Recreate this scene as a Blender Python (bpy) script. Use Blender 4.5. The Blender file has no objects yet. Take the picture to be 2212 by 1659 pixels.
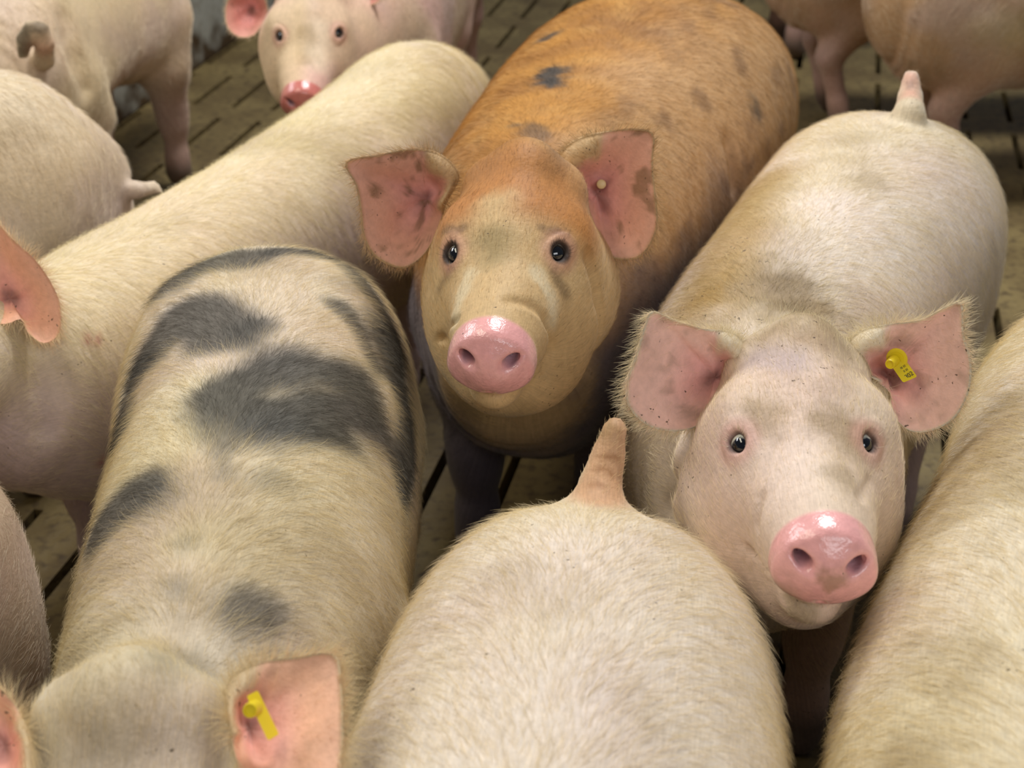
import bpy, bmesh, math, random
import numpy as np
import openvdb as vdb
from mathutils import Vector

random.seed(7)
scene = bpy.context.scene
COL = scene.collection

# ------------------------------------------------------------------ camera
W, H = 2212, 1659
FPX, CAM_H, PITCH = 3000.0, 1.40, math.radians(30.0)
cam_d = bpy.data.cameras.new('camera')
cam_d.sensor_width = 36.0
cam_d.lens = FPX / W * 36.0
cam_d.clip_start = 0.05
cam_d.dof.use_dof = True
cam_d.dof.focus_distance = 1.42
cam_d.dof.aperture_fstop = 6.5
cam = bpy.data.objects.new('camera', cam_d)
cam.location = (0, 0, CAM_H)
cam.rotation_euler = (math.radians(90) - PITCH, 0, 0)
COL.objects.link(cam)
scene.camera = cam
CP, SP = math.cos(PITCH), math.sin(PITCH)
C0 = np.array([0.0, 0.0, CAM_H])


def ray(px, py):
    u, v = (px - W / 2) / FPX, (py - H / 2) / FPX
    return np.array([u, CP - v * SP, -SP - v * CP])


def atz(px, py, z):
    d = ray(px, py)
    return C0 + d * ((z - CAM_H) / d[2])


def att(px, py, t):
    return C0 + ray(px, py) * t


# ------------------------------------------------------------------ world, lamps, exposure
world = bpy.data.worlds.new('barn_air')
scene.world = world
world.use_nodes = True
bg = world.node_tree.nodes['Background']
bg.inputs['Color'].default_value = (0.72, 0.84, 1.0, 1)
bg.inputs['Strength'].default_value = 0.17


def area(name, loc, target, sx, sy, power, color):
    d = bpy.data.lights.new(name, 'AREA')
    d.shape = 'RECTANGLE'
    d.size, d.size_y, d.energy, d.color = sx, sy, power, color
    o = bpy.data.objects.new(name, d)
    o.location = loc
    o.rotation_euler = (Vector(target) - Vector(loc)).to_track_quat('-Z', 'Y').to_euler()
    COL.objects.link(o)
    return o


area('barn_lamp', (-1.3, 1.3, 2.9), (0.0, 1.3, 0.5), 2.2, 0.45, 36, (1.0, 0.93, 0.74))
area('front_window', (1.2, -1.8, 2.7), (0.1, 1.5, 0.6), 2.8, 1.1, 66, (0.96, 0.97, 1.0))
area('daylight_window', (-3.3, 3.7, 3.1), (0.2, 1.9, 0.5), 2.4, 0.9, 80, (0.97, 0.98, 1.0))
area('skylight', (0.5, 3.4, 4.0), (0.2, 2.1, 0.5), 1.4, 0.8, 205, (0.97, 0.98, 1.0))
vs = scene.view_settings
vs.view_transform = 'Standard'
vs.look = 'None'
vs.exposure = -0.58
vs.gamma = 1.0
vs.use_curve_mapping = False
scene.render.film_transparent = False
cy = scene.cycles
cy.max_bounces = 5
cy.diffuse_bounces = 3
cy.glossy_bounces = 2
cy.transmission_bounces = 2
cy.transparent_max_bounces = 4
cy.caustics_reflective = False
cy.caustics_refractive = False
cy.use_denoising = True
cy.use_adaptive_sampling = True
cy.adaptive_threshold = 0.02


# ------------------------------------------------------------------ small tools
def lin(r, g, b):
    def f(c):
        c /= 255.0
        return c / 12.92 if c <= 0.04045 else ((c + 0.055) / 1.055) ** 2.4
    return np.array([f(r), f(g), f(b)], np.float32)


def nrm(v):
    v = np.asarray(v, float)
    return v / (np.linalg.norm(v) + 1e-12)


def sstep(a, b, x):
    t = np.clip((x - a) / (b - a), 0, 1)
    return t * t * (3 - 2 * t)


def _hash(i, j, k):
    n = (i.astype(np.uint32) * np.uint32(73856093)) ^ (j.astype(np.uint32) * np.uint32(19349663)) ^ (k.astype(np.uint32) * np.uint32(83492791))
    n = (n ^ (n >> np.uint32(13))) * np.uint32(1274126177)
    n = n ^ (n >> np.uint32(16))
    return (n & np.uint32(0xFFFF)).astype(np.float32) / 65535.0


def vnoise(P, f, seed=0):
    Q = P * f + seed * 17.31 + 1000.0
    I = np.floor(Q).astype(np.int64)
    fr = (Q - I).astype(np.float32)
    fr = fr * fr * (3 - 2 * fr)
    i, j, k = I[:, 0], I[:, 1], I[:, 2]
    x, y, z = fr[:, 0], fr[:, 1], fr[:, 2]
    def L(a, b, t): return a + (b - a) * t
    return L(L(L(_hash(i, j, k), _hash(i + 1, j, k), x), L(_hash(i, j + 1, k), _hash(i + 1, j + 1, k), x), y),
             L(L(_hash(i, j, k + 1), _hash(i + 1, j, k + 1), x), L(_hash(i, j + 1, k + 1), _hash(i + 1, j + 1, k + 1), x), y), z)


def fbm(P, f, seed=0, o=3):
    s, a, t = 0, 1.0, 0
    for q in range(o):
        s = s + a * vnoise(P, f * 2 ** q, seed + q)
        t += a
        a *= 0.5
    return s / t


def mix(a, b, m):
    m = np.asarray(m)[:, None]
    return a * (1 - m) + b * m


# ------------------------------------------------------------------ materials
def nodes(m):
    m.use_nodes = True
    return m.node_tree, m.node_tree.nodes, m.node_tree.links


def mat_simple(name, color, rough=0.5, spec=0.5, coat=0.0):
    m = bpy.data.materials.new(name)
    t, n, l = nodes(m)
    b = n['Principled BSDF']
    b.inputs['Base Color'].default_value = (*color, 1)
    b.inputs['Roughness'].default_value = rough
    b.inputs['Specular IOR Level'].default_value = spec
    b.inputs['Coat Weight'].default_value = coat
    b.inputs['Coat Roughness'].default_value = 0.06
    return m


def mat_hide():
    m = bpy.data.materials.new('pig_hide')
    t, n, l = nodes(m)
    b = n['Principled BSDF']
    a = n.new('ShaderNodeAttribute'); a.attribute_name = 'hide'
    wet = n.new('ShaderNodeAttribute'); wet.attribute_name = 'wet'
    tc = n.new('ShaderNodeTexCoord')
    ns = n.new('ShaderNodeTexNoise'); ns.inputs['Scale'].default_value = 120; ns.inputs['Detail'].default_value = 3
    l.new(tc.outputs['Object'], ns.inputs['Vector'])
    rmp = n.new('ShaderNodeMapRange'); rmp.inputs[1].default_value = 0.3; rmp.inputs[2].default_value = 0.75
    rmp.inputs[3].default_value = 0.90; rmp.inputs[4].default_value = 1.06
    l.new(ns.outputs['Fac'], rmp.inputs[0])
    mx = n.new('ShaderNodeMix'); mx.data_type = 'RGBA'; mx.blend_type = 'MULTIPLY'; mx.inputs[0].default_value = 1.0
    l.new(a.outputs['Color'], mx.inputs[6]); l.new(rmp.outputs[0], mx.inputs[7])
    ff = n.new('ShaderNodeAttribute'); ff.attribute_name = 'fur_flow'
    mp = n.new('ShaderNodeMapping'); mp.inputs['Scale'].default_value = (55, 620, 1)
    l.new(ff.outputs['Vector'], mp.inputs['Vector'])
    fn = n.new('ShaderNodeTexNoise'); fn.inputs['Scale'].default_value = 1.0; fn.inputs['Detail'].default_value = 2; fn.inputs['Distortion'].default_value = .6
    l.new(mp.outputs[0], fn.inputs['Vector'])
    fr = n.new('ShaderNodeMapRange'); fr.inputs[1].default_value = .25; fr.inputs[2].default_value = .75
    fr.inputs[3].default_value = .84; fr.inputs[4].default_value = 1.10
    l.new(fn.outputs['Fac'], fr.inputs[0])
    m3 = n.new('ShaderNodeMix'); m3.data_type = 'RGBA'; m3.blend_type = 'MULTIPLY'
    iv = n.new('ShaderNodeMath'); iv.operation = 'SUBTRACT'; iv.inputs[0].default_value = 1.0
    l.new(wet.outputs['Fac'], iv.inputs[1]); l.new(iv.outputs[0], m3.inputs[0])
    l.new(mx.outputs[2], m3.inputs[6]); l.new(fr.outputs[0], m3.inputs[7])
    ga = n.new('ShaderNodeAttribute'); ga.attribute_name = 'grime'
    s1 = n.new('ShaderNodeTexNoise'); s1.inputs['Scale'].default_value = 210; s1.inputs['Detail'].default_value = 1
    s2 = n.new('ShaderNodeTexNoise'); s2.inputs['Scale'].default_value = 24; s2.inputs['Detail'].default_value = 2
    for q in (s1, s2): l.new(tc.outputs['Object'], q.inputs['Vector'])
    q2 = n.new('ShaderNodeMapRange'); q2.inputs[1].default_value = .42; q2.inputs[2].default_value = .62
    l.new(s2.outputs['Fac'], q2.inputs[0])
    q3 = n.new('ShaderNodeMath'); q3.operation = 'MULTIPLY'
    l.new(q2.outputs[0], q3.inputs[0]); l.new(ga.outputs['Fac'], q3.inputs[1])
    q4 = n.new('ShaderNodeMath'); q4.operation = 'MULTIPLY_ADD'; q4.inputs[1].default_value = .14; q4.inputs[2].default_value = -.80
    l.new(q3.outputs[0], q4.inputs[0])
    q5 = n.new('ShaderNodeMath'); q5.operation = 'ADD'
    l.new(s1.outputs['Fac'], q5.inputs[0]); l.new(q4.outputs[0], q5.inputs[1])
    q6 = n.new('ShaderNodeMapRange'); q6.inputs[1].default_value = -.015; q6.inputs[2].default_value = .03; q6.inputs[4].default_value = .85
    l.new(q5.outputs[0], q6.inputs[0])
    m4 = n.new('ShaderNodeMix'); m4.data_type = 'RGBA'
    l.new(q6.outputs[0], m4.inputs[0]); l.new(m3.outputs[2], m4.inputs[6]); m4.inputs[7].default_value = (*(DUNG_ := lin(74, 52, 36)), 1)
    l.new(m4.outputs[2], b.inputs['Base Color'])
    rr = n.new('ShaderNodeMapRange'); rr.inputs[3].default_value = 0.62; rr.inputs[4].default_value = 0.22
    l.new(wet.outputs['Fac'], rr.inputs[0]); l.new(rr.outputs[0], b.inputs['Roughness'])
    l.new(wet.outputs['Fac'], b.inputs['Coat Weight'])
    b.inputs['Coat Roughness'].default_value = 0.20
    b.inputs['Specular IOR Level'].default_value = 0.35
    b.inputs['Subsurface Weight'].default_value = 0.0
    b.inputs['Sheen Weight'].default_value = 0.12
    b.inputs['Sheen Tint'].default_value = (1.0, 0.93, 0.75, 1)
    bp = n.new('ShaderNodeBump'); bp.inputs['Strength'].default_value = 0.22; bp.inputs['Distance'].default_value = 0.003
    n2 = n.new('ShaderNodeTexNoise'); n2.inputs['Scale'].default_value = 260; n2.inputs['Detail'].default_value = 2
    l.new(tc.outputs['Object'], n2.inputs['Vector'])
    l.new(n2.outputs['Fac'], bp.inputs['Height']); l.new(bp.outputs[0], b.inputs['Normal'])
    l.new(bp.outputs[0], b.inputs['Coat Normal'])
    return m


def mat_hair():
    m = bpy.data.materials.new('pig_bristle')
    t, n, l = nodes(m)
    b = n['Principled BSDF']
    a = n.new('ShaderNodeAttribute'); a.attribute_name = 'bristle_colour'
    l.new(a.outputs['Color'], b.inputs['Base Color'])
    b.inputs['Roughness'].default_value = 0.5
    b.inputs['Specular IOR Level'].default_value = 0.3
    return m


def mat_eye():
    m = bpy.data.materials.new('pig_eye')
    t, n, l = nodes(m)
    b = n['Principled BSDF']
    a = n.new('ShaderNodeAttribute'); a.attribute_name = 'hide'
    l.new(a.outputs['Color'], b.inputs['Base Color'])
    b.inputs['Roughness'].default_value = 0.08
    b.inputs['Coat Weight'].default_value = 1.0
    b.inputs['Coat Roughness'].default_value = 0.02
    return m


def mat_concrete(name, c1, c2, c3, scale):
    m = bpy.data.materials.new(name)
    t, n, l = nodes(m)
    b = n['Principled BSDF']
    tc = n.new('ShaderNodeTexCoord')
    n1 = n.new('ShaderNodeTexNoise'); n1.inputs['Scale'].default_value = scale; n1.inputs['Detail'].default_value = 5
    n2 = n.new('ShaderNodeTexNoise'); n2.inputs['Scale'].default_value = scale * 9; n2.inputs['Detail'].default_value = 4
    for q in (n1, n2): l.new(tc.outputs['Object'], q.inputs['Vector'])
    r1 = n.new('ShaderNodeValToRGB')
    r1.color_ramp.elements[0].position = 0.35; r1.color_ramp.elements[0].color = (*c1, 1)
    r1.color_ramp.elements[1].position = 0.65; r1.color_ramp.elements[1].color = (*c2, 1)
    l.new(n1.outputs['Fac'], r1.inputs['Fac'])
    mr = n.new('ShaderNodeMapRange'); mr.inputs[1].default_value = 0.5; mr.inputs[2].default_value = 0.72
    l.new(n2.outputs['Fac'], mr.inputs[0])
    mx = n.new('ShaderNodeMix'); mx.data_type = 'RGBA'
    l.new(mr.outputs[0], mx.inputs[0]); l.new(r1.outputs[0], mx.inputs[6]); mx.inputs[7].default_value = (*c3, 1)
    l.new(mx.outputs[2], b.inputs['Base Color'])
    b.inputs['Roughness'].default_value = 0.6
    bp = n.new('ShaderNodeBump'); bp.inputs['Strength'].default_value = 0.5; bp.inputs['Distance'].default_value = 0.006
    l.new(n2.outputs['Fac'], bp.inputs['Height']); l.new(bp.outputs[0], b.inputs['Normal'])
    return m, mx, n, l, b


HIDE, HAIR, EYE = mat_hide(), mat_hair(), mat_eye()
TAG = mat_simple('yellow_tag_plastic', lin(232, 205, 30), 0.38, 0.5)
INK = mat_simple('black_ink', (0.03, 0.025, 0.01), 0.6)


def mesh_obj(name, V, F, mat, parent=None, smooth=True):
    me = bpy.data.meshes.new(name)
    me.from_pydata(np.asarray(V).tolist() if not isinstance(V, list) else V, [], F if isinstance(F, list) else F.tolist())
    me.materials.append(mat)
    if smooth:
        me.polygons.foreach_set('use_smooth', np.ones(len(me.polygons), bool))
    me.update()
    o = bpy.data.objects.new(name, me)
    COL.objects.link(o)
    if parent is not None:
        o.parent = parent
    return o


# ------------------------------------------------------------------ setting: slatted floor and pen wall
YAW = math.radians(13.0)
FX = np.array([math.cos(YAW), -math.sin(YAW), 0.0])     # across the slats
FY = np.array([math.sin(YAW), math.cos(YAW), 0.0])      # along the slots


def build_floor():
    V, F = [], []
    PITCHX, SLOT, PITCHY, SLEN, D = 0.129, 0.018, 0.395, 0.29, 0.14
    x0n, x1n, y0n, y1n = -24, 26, -4, 17
    def quad(a, b, c, d):
        k = len(V)
        V.extend([a, b, c, d]); F.append([k, k + 1, k + 2, k + 3])
    def P(x, y, z): return tuple(FX * x + FY * y + np.array([0.0, 0.0, z]))
    for ix in range(x0n, x1n):
        xa = ix * PITCHX + .031
        xb, xc = xa + SLOT, xa + PITCHX
        ya, yb = y0n * PITCHY + .275, y1n * PITCHY + .275
        quad(P(xb, ya, 0), P(xc, ya, 0), P(xc, yb, 0), P(xb, yb, 0))
        for iy in range(y0n, y1n):
            s0 = iy * PITCHY + 0.275
            s1 = s0 + SLEN
            quad(P(xa, s1, 0), P(xb, s1, 0), P(xb, s0 + PITCHY, 0), P(xa, s0 + PITCHY, 0))
            quad(P(xa, s0, 0), P(xa, s1, 0), P(xa + .002, s1, -D), P(xa + .002, s0, -D))
            quad(P(xb, s1, 0), P(xb, s0, 0), P(xb - .002, s0, -D), P(xb - .002, s1, -D))
            quad(P(xb, s0, 0), P(xa, s0, 0), P(xa, s0, -D), P(xb, s0, -D))
            quad(P(xa, s1, 0), P(xb, s1, 0), P(xb, s1, -D), P(xa, s1, -D))
    m, *_ = mat_concrete('dirty_slat_concrete', lin(100, 82, 48), lin(130, 112, 70), lin(76, 60, 36), 5.0)
    o = mesh_obj('floor', V, F, m, smooth=False)
    o['kind'] = 'structure'
    q = mesh_obj('floor_slurry_pit', [P(-3.2, -2, -.5), P(3.2, -2, -.5), P(3.2, 7.2, -.5), P(-3.2, 7.2, -.5)], [[0, 1, 2, 3]],
                 mat_simple('pit_darkness', (0.008, 0.007, 0.006), 0.9), smooth=False)
    q['kind'] = 'structure'


def build_wall():
    bm = bmesh.new()
    base = np.array([-1.30, 3.42, 0.0])
    def P(x, y, z): return Vector(base + FX * x + FY * y + np.array([0, 0, z]))
    L0, L1, T, HT = -3.5, 3.6, 0.06, 1.05
    vs_ = [bm.verts.new(P(x, y, z)) for x in (0, -T) for y in (L0, L1) for z in (0, HT)]
    for f in ((0, 1, 3, 2), (4, 6, 7, 5), (0, 4, 5, 1), (2, 3, 7, 6), (1, 5, 7, 3), (0, 2, 6, 4)):
        bm.faces.new([vs_[i] for i in f])
    bmesh.ops.recalc_face_normals(bm, faces=bm.faces)
    bmesh.ops.bevel(bm, geom=[e for e in bm.edges], offset=0.006, segments=2, affect='EDGES')
    me = bpy.data.meshes.new('wall_left')
    bm.to_mesh(me); bm.free()
    m, mx, n, l, b = mat_concrete('pen_wall_panel', lin(172, 172, 160), lin(184, 184, 172), lin(158, 154, 140), 3.0)
    # dried dung splashed along the foot of the wall
    tc = n.new('ShaderNodeTexCoord'); sp = n.new('ShaderNodeSeparateXYZ')
    l.new(tc.outputs['Object'], sp.inputs[0])
    nz = n.new('ShaderNodeTexNoise'); nz.inputs['Scale'].default_value = 9; nz.inputs['Detail'].default_value = 6
    l.new(tc.outputs['Object'], nz.inputs['Vector'])
    ad = n.new('ShaderNodeMath'); ad.operation = 'MULTIPLY_ADD'; ad.inputs[1].default_value = 0.45; ad.inputs[2].default_value = -0.20
    l.new(nz.outputs['Fac'], ad.inputs[0])
    su = n.new('ShaderNodeMath'); su.operation = 'SUBTRACT'
    l.new(ad.outputs[0], su.inputs[0]); l.new(sp.outputs['Z'], su.inputs[1])
    mr = n.new('ShaderNodeMapRange'); mr.inputs[1].default_value = -0.10; mr.inputs[2].default_value = 0.0
    l.new(su.outputs[0], mr.inputs[0])
    m2 = n.new('ShaderNodeMix'); m2.data_type = 'RGBA'
    l.new(mr.outputs[0], m2.inputs[0]); l.new(mx.outputs[2], m2.inputs[6]); m2.inputs[7].default_value = (*lin(78, 60, 38), 1)
    l.new(m2.outputs[2], b.inputs['Base Color'])
    me.materials.append(m)
    o = bpy.data.objects.new('wall_left', me)
    o['kind'] = 'structure'
    COL.objects.link(o)


build_floor()
build_wall()


# ------------------------------------------------------------------ implicit-surface body builder
def catmull(A, n):
    A = np.asarray(A, float)
    P = np.vstack([2 * A[0] - A[1], A, 2 * A[-1] - A[-2]])
    out = []
    m = len(A) - 1
    for q in np.linspace(0, m, n):
        i = min(int(q), m - 1)
        t = q - i
        p0, p1, p2, p3 = P[i:i + 4]
        out.append(0.5 * (2 * p1 + (p2 - p0) * t + (2 * p0 - 5 * p1 + 4 * p2 - p3) * t * t + (3 * p1 - p0 - 3 * p2 + p3) * t ** 3))
    return np.array(out)


class Sweep:
    """superelliptic body: stations (x, y, ztop, half width, half height up, half height down)"""
    def __init__(s, st, n=22, ex=2.25):
        S = catmull(st, n)
        s.c = np.c_[S[:, 0], S[:, 1], S[:, 2] - S[:, 4]]
        s.r = np.maximum(S[:, 3:6], 0.02)
        T = np.gradient(s.c, axis=0)
        s.t = T / np.linalg.norm(T, axis=1)[:, None]
        sd = np.c_[s.t[:, 1], -s.t[:, 0], np.zeros(n)]
        s.s = sd / np.linalg.norm(sd, axis=1)[:, None]
        s.u = np.cross(s.s, s.t)
        s.n, s.ex = n, ex
        m = s.r.max() + 0.05
        s.lo, s.hi = s.c.min(0) - m, s.c.max(0) + m

    def __call__(s, P):
        P = np.asarray(P, np.float32)
        ax = s.c[-1] - s.c[0]
        ax = (ax / np.linalg.norm(ax)).astype(np.float32)
        pr = np.maximum.accumulate(s.c @ ax)
        i0 = np.searchsorted(pr, P @ ax) - 1
        best = np.full(len(P), 9.0, np.float32)
        c, r, sd, up, tg = [q.astype(np.float32) for q in (s.c, s.r, s.s, s.u, s.t)]
        seen = None
        for o in (-2, -1, 0, 1, 2):
            i = np.clip(i0 + o, 0, s.n - 2)
            a = c[i]
            d = c[i + 1] - a
            w = P - a
            t = np.clip((w * d).sum(1) / (d * d).sum(1), 0, 1)[:, None]
            v = w - t * d
            R = r[i] + (r[i + 1] - r[i]) * t
            sx = np.abs((v * (sd[i] + (sd[i + 1] - sd[i]) * t)).sum(1)) / R[:, 0]
            uy = (v * (up[i] + (up[i + 1] - up[i]) * t)).sum(1)
            uy = np.abs(uy) / np.where(uy > 0, R[:, 1], R[:, 2])
            q = (sx ** s.ex + uy ** s.ex) ** (1 / s.ex)
            z = (v * (tg[i] + (tg[i + 1] - tg[i]) * t)).sum(1) / (R[:, :2].min(1) * 0.8)
            q = np.sqrt(q * q + z * z) + 1e-6
            l = np.sqrt((v * v).sum(1))
            best = np.minimum(best, np.where(q > 0.05, l * (1 - 1 / q), -0.1))
        return best

    def param(s, P):
        d = ((P[:, None, :] - s.c[None]) ** 2).sum(2)
        i = d.argmin(1)
        v = P - s.c[i]
        return i / (s.n - 1), s.t[i], (v * s.s[i]).sum(1) / s.r[i, 0], (v * s.u[i]).sum(1) / s.r[i, 1]


def Ell(c, R, r):
    c, R, r = np.asarray(c, float), np.asarray(R, float), np.asarray(r, float)
    def f(P):
        q = ((P - c) @ R.T) / r
        k0 = np.sqrt((q * q).sum(1)) + 1e-6
        k1 = np.sqrt(((q / r) ** 2).sum(1)) + 1e-6
        return k0 * (k0 - 1) / k1
    m = r.max() + 0.04
    f.lo, f.hi = c - m, c + m
    return f


def Cone(a, b, ra, rb):
    a, b = np.asarray(a, float), np.asarray(b, float)
    d = b - a
    L2 = d @ d
    def f(P):
        t = np.clip(((P - a) @ d) / L2, 0, 1)
        v = P - a - t[:, None] * d
        return np.sqrt((v * v).sum(1)) - (ra + (rb - ra) * t)
    m = max(ra, rb) + 0.04
    f.lo, f.hi = np.minimum(a, b) - m, np.maximum(a, b) + m
    return f


def Disc(c, R, h, rs, ru, rnd, egg):
    c, R = np.asarray(c, float), np.asarray(R, float)
    def f(P):
        q = (P - c) @ R.T
        sx = q[:, 1] * (1 + egg * np.clip(q[:, 2] / ru, -1.0, 1.2))
        k = np.sqrt((sx / (rs - rnd)) ** 2 + (q[:, 2] / (ru - rnd)) ** 2)
        dr = (k - 1) * min(rs, ru)
        bulge = 0.004 * np.clip(1 - k * k, 0, 1)
        df = np.abs(q[:, 0] - bulge) - (h - rnd)
        return np.minimum(np.maximum(dr, df), 0) + np.sqrt(np.maximum(dr, 0) ** 2 + np.maximum(df, 0) ** 2) - rnd
    m = max(rs, ru) + 0.03
    f.lo, f.hi = c - m, c + m
    return f


class Body:
    def __init__(s): s.ops = []
    def add(s, f, k=0.03): s.ops.append((f, k, 1))
    def cut(s, f, k=0.01): s.ops.append((f, k, -1))

    @staticmethod
    def comb(D, d, k, m):
        if m > 0:
            h = np.maximum(k - np.abs(D - d), 0) / k
            return np.minimum(D, d) - h * h * k * 0.25
        d = -d
        h = np.maximum(k - np.abs(D - d), 0) / k
        return np.maximum(D, d) + h * h * k * 0.25

    def ev(s, P):
        D = np.full(len(P), 1.0)
        for f, k, m in s.ops:
            D = s.comb(D, f(P), k, m)
        return D

    def mesh(s, h):
        adds = [f for f, k, m in s.ops if m > 0]
        lo = np.min([f.lo for f in adds], axis=0) - 2 * h
        hi = np.max([f.hi for f in adds], axis=0) + 2 * h
        n = np.ceil((hi - lo) / h).astype(int) + 1
        ax = [lo[i] + h * np.arange(n[i]) for i in range(3)]
        D = np.full(n, 1.0, np.float32)
        for f, k, m in s.ops:
            e = k + 2 * h
            i0 = np.clip(np.floor((f.lo - e - lo) / h).astype(int), 0, n - 1)
            i1 = np.clip(np.ceil((f.hi + e - lo) / h).astype(int) + 1, 1, n)
            if (i1 <= i0).any():
                continue
            g = np.meshgrid(*[ax[q][i0[q]:i1[q]] for q in range(3)], indexing='ij')
            P = np.stack([q.ravel() for q in g], 1)
            sl = tuple(slice(i0[q], i1[q]) for q in range(3))
            D[sl] = s.comb(D[sl].ravel(), f(P), k, m).reshape(g[0].shape).astype(np.float32)
        g = vdb.FloatGrid(1.0)
        g.copyFromArray(D)
        pts, tri, quad = g.convertToPolygons(isovalue=0.0, adaptivity=0.0)
        V = pts * h + lo
        F = [list(map(int, q)) for q in quad] + [list(map(int, q)) for q in tri]
        return V.astype(float), F

    def grad(s, P, e=0.0015):
        K = np.array([[1, -1, -1], [-1, -1, 1], [-1, 1, -1], [1, 1, 1]], float)
        return sum(k[None] * s.ev(P + e * k)[:, None] for k in K)

    def project(s, P, it=3):
        for _ in range(it):
            g = s.grad(P)
            g /= np.linalg.norm(g, axis=1)[:, None] + 1e-9
            P = P - g * np.clip(s.ev(P), -0.01, 0.01)[:, None] * 0.85
        return P

    def trace(s, px, py, t0=0.6, t1=6.0):
        d = ray(px, py)
        L = np.linalg.norm(d)
        t = t0
        for _ in range(160):
            p = C0 + d * t
            v = s.ev(p[None])[0]
            if v < 0.0006:
                return p
            t += v * 0.6 / L
            if t > t1:
                return None
        return C0 + d * t


# ------------------------------------------------------------------ pig anatomy
def head_ops(B, E, F, U, S, s, fine):
    R = np.array([F, S, U])
    def L(f, sd, u): return E + s * (F * f + S * sd + U * u)
    def ell(c, r, k=0.03): B.add(Ell(L(*c), R, np.array(r) * s), k * s)
    def cone(a, b, ra, rb, k=0.03): B.add(Cone(L(*a), L(*b), ra * s, rb * s), k * s)
    ell((-.065, 0, .000), (.095, .054, .072), .03)
    ell((-.088, 0, .050), (.050, .042, .042), .025)
    ell((-.015, 0, .012), (.075, .060, .046), .03)
    cone((.0, 0, -.008), (.125, 0, -.016), .069, .046, .04)
    for q in (-1, 1):
        ell((.010, q * .044, -.042), (.085, .050, .062), .03)
        ell((-.050, q * .054, -.080), (.095, .062, .078), .03)
        ell((-.012, q * .052, .026), (.038, .026, .02), .03)
        ell((-.092, q * .048, .026), (.030, .024, .030), .03)
        ell((-.018, q * .056, -.012), (.058, .034, .036), .025)
        ell((.030, q * .034, -.080), (.088, .056, .056), .03)
    cone((-.03, 0, -.10), (.12, 0, -.072), .066, .034, .035)
    cone((.11, 0, -.014), (.172, 0, -.008), .0465, .0425, .03)
    ell((.156, 0, -.064), (.032, .027, .021), .012)
    ell((.105, 0, -.088), (.050, .040, .034), .02)
    B.add(Disc(L(.186, 0, -.006), R, .0135 * s, .0455 * s, .040 * s, .0095 * s, .20), .010 * s)
    for q in (-1, 1):
        B.cut(Cone(L(.212, q * .0185, .002), L(.182, q * .023, .003), .0052 * s, .0046 * s), .008 * s)
        B.cut(Cone(L(.206, q * .024, .007), L(.193, q * .028, .007), .0026 * s, .0026 * s), .008 * s)
    if fine:
        B.cut(Cone(L(.208, 0, -.051), L(.196, 0, -.033), .0034 * s, .0010 * s), .010 * s)
        for q in (-1, 1):
            B.cut(Cone(L(.186, q * .004, -.0505), L(.14, q * .040, -.050), .0022 * s, .0022 * s), .007 * s)
            B.cut(Cone(L(.14, q * .040, -.050), L(.075, q * .066, -.052), .0022 * s, .002 * s), .007 * s)


def leg_ops(B, top, heading, foot, kind, s=1.0):
    """chain of one leg in world coordinates from the trunk to the floor"""
    h = nrm([heading[0], heading[1], 0])
    top = np.asarray(top, float); foot = np.asarray(foot, float)
    d = foot - top
    up = np.array([0, 0, 1.0])
    zt = top[2]
    def at(z, off): return top + d * ((zt - z) / zt) + h * off * s
    if kind == 'hind':
        pts = [(top, .085), (at(.37, .05), .072), (at(.26, -.035), .040), (at(.23, -.05), .034), (at(.10, -.01), .026), (at(.055, 0), .027), (at(.028, .012), .027)]
    else:
        pts = [(top, .080), (at(.34, -.02), .064), (at(.22, .0), .038), (at(.18, 0.0), .033), (at(.09, 0), .027), (at(.05, 0), .028), (at(.028, .012), .028)]
    for (a, ra), (b, rb) in zip(pts[:-1], pts[1:]):
        B.add(Cone(a, b, ra * s, rb * s), .025)


EAR_A = [(-.02, -.035), (.0, .02), (.03, .055), (.075, .06), (.13, .045), (.165, .02), (.155, -.03), (.135, -.07), (.10, -.10), (.06, -.10), (.02, -.075)]


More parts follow.
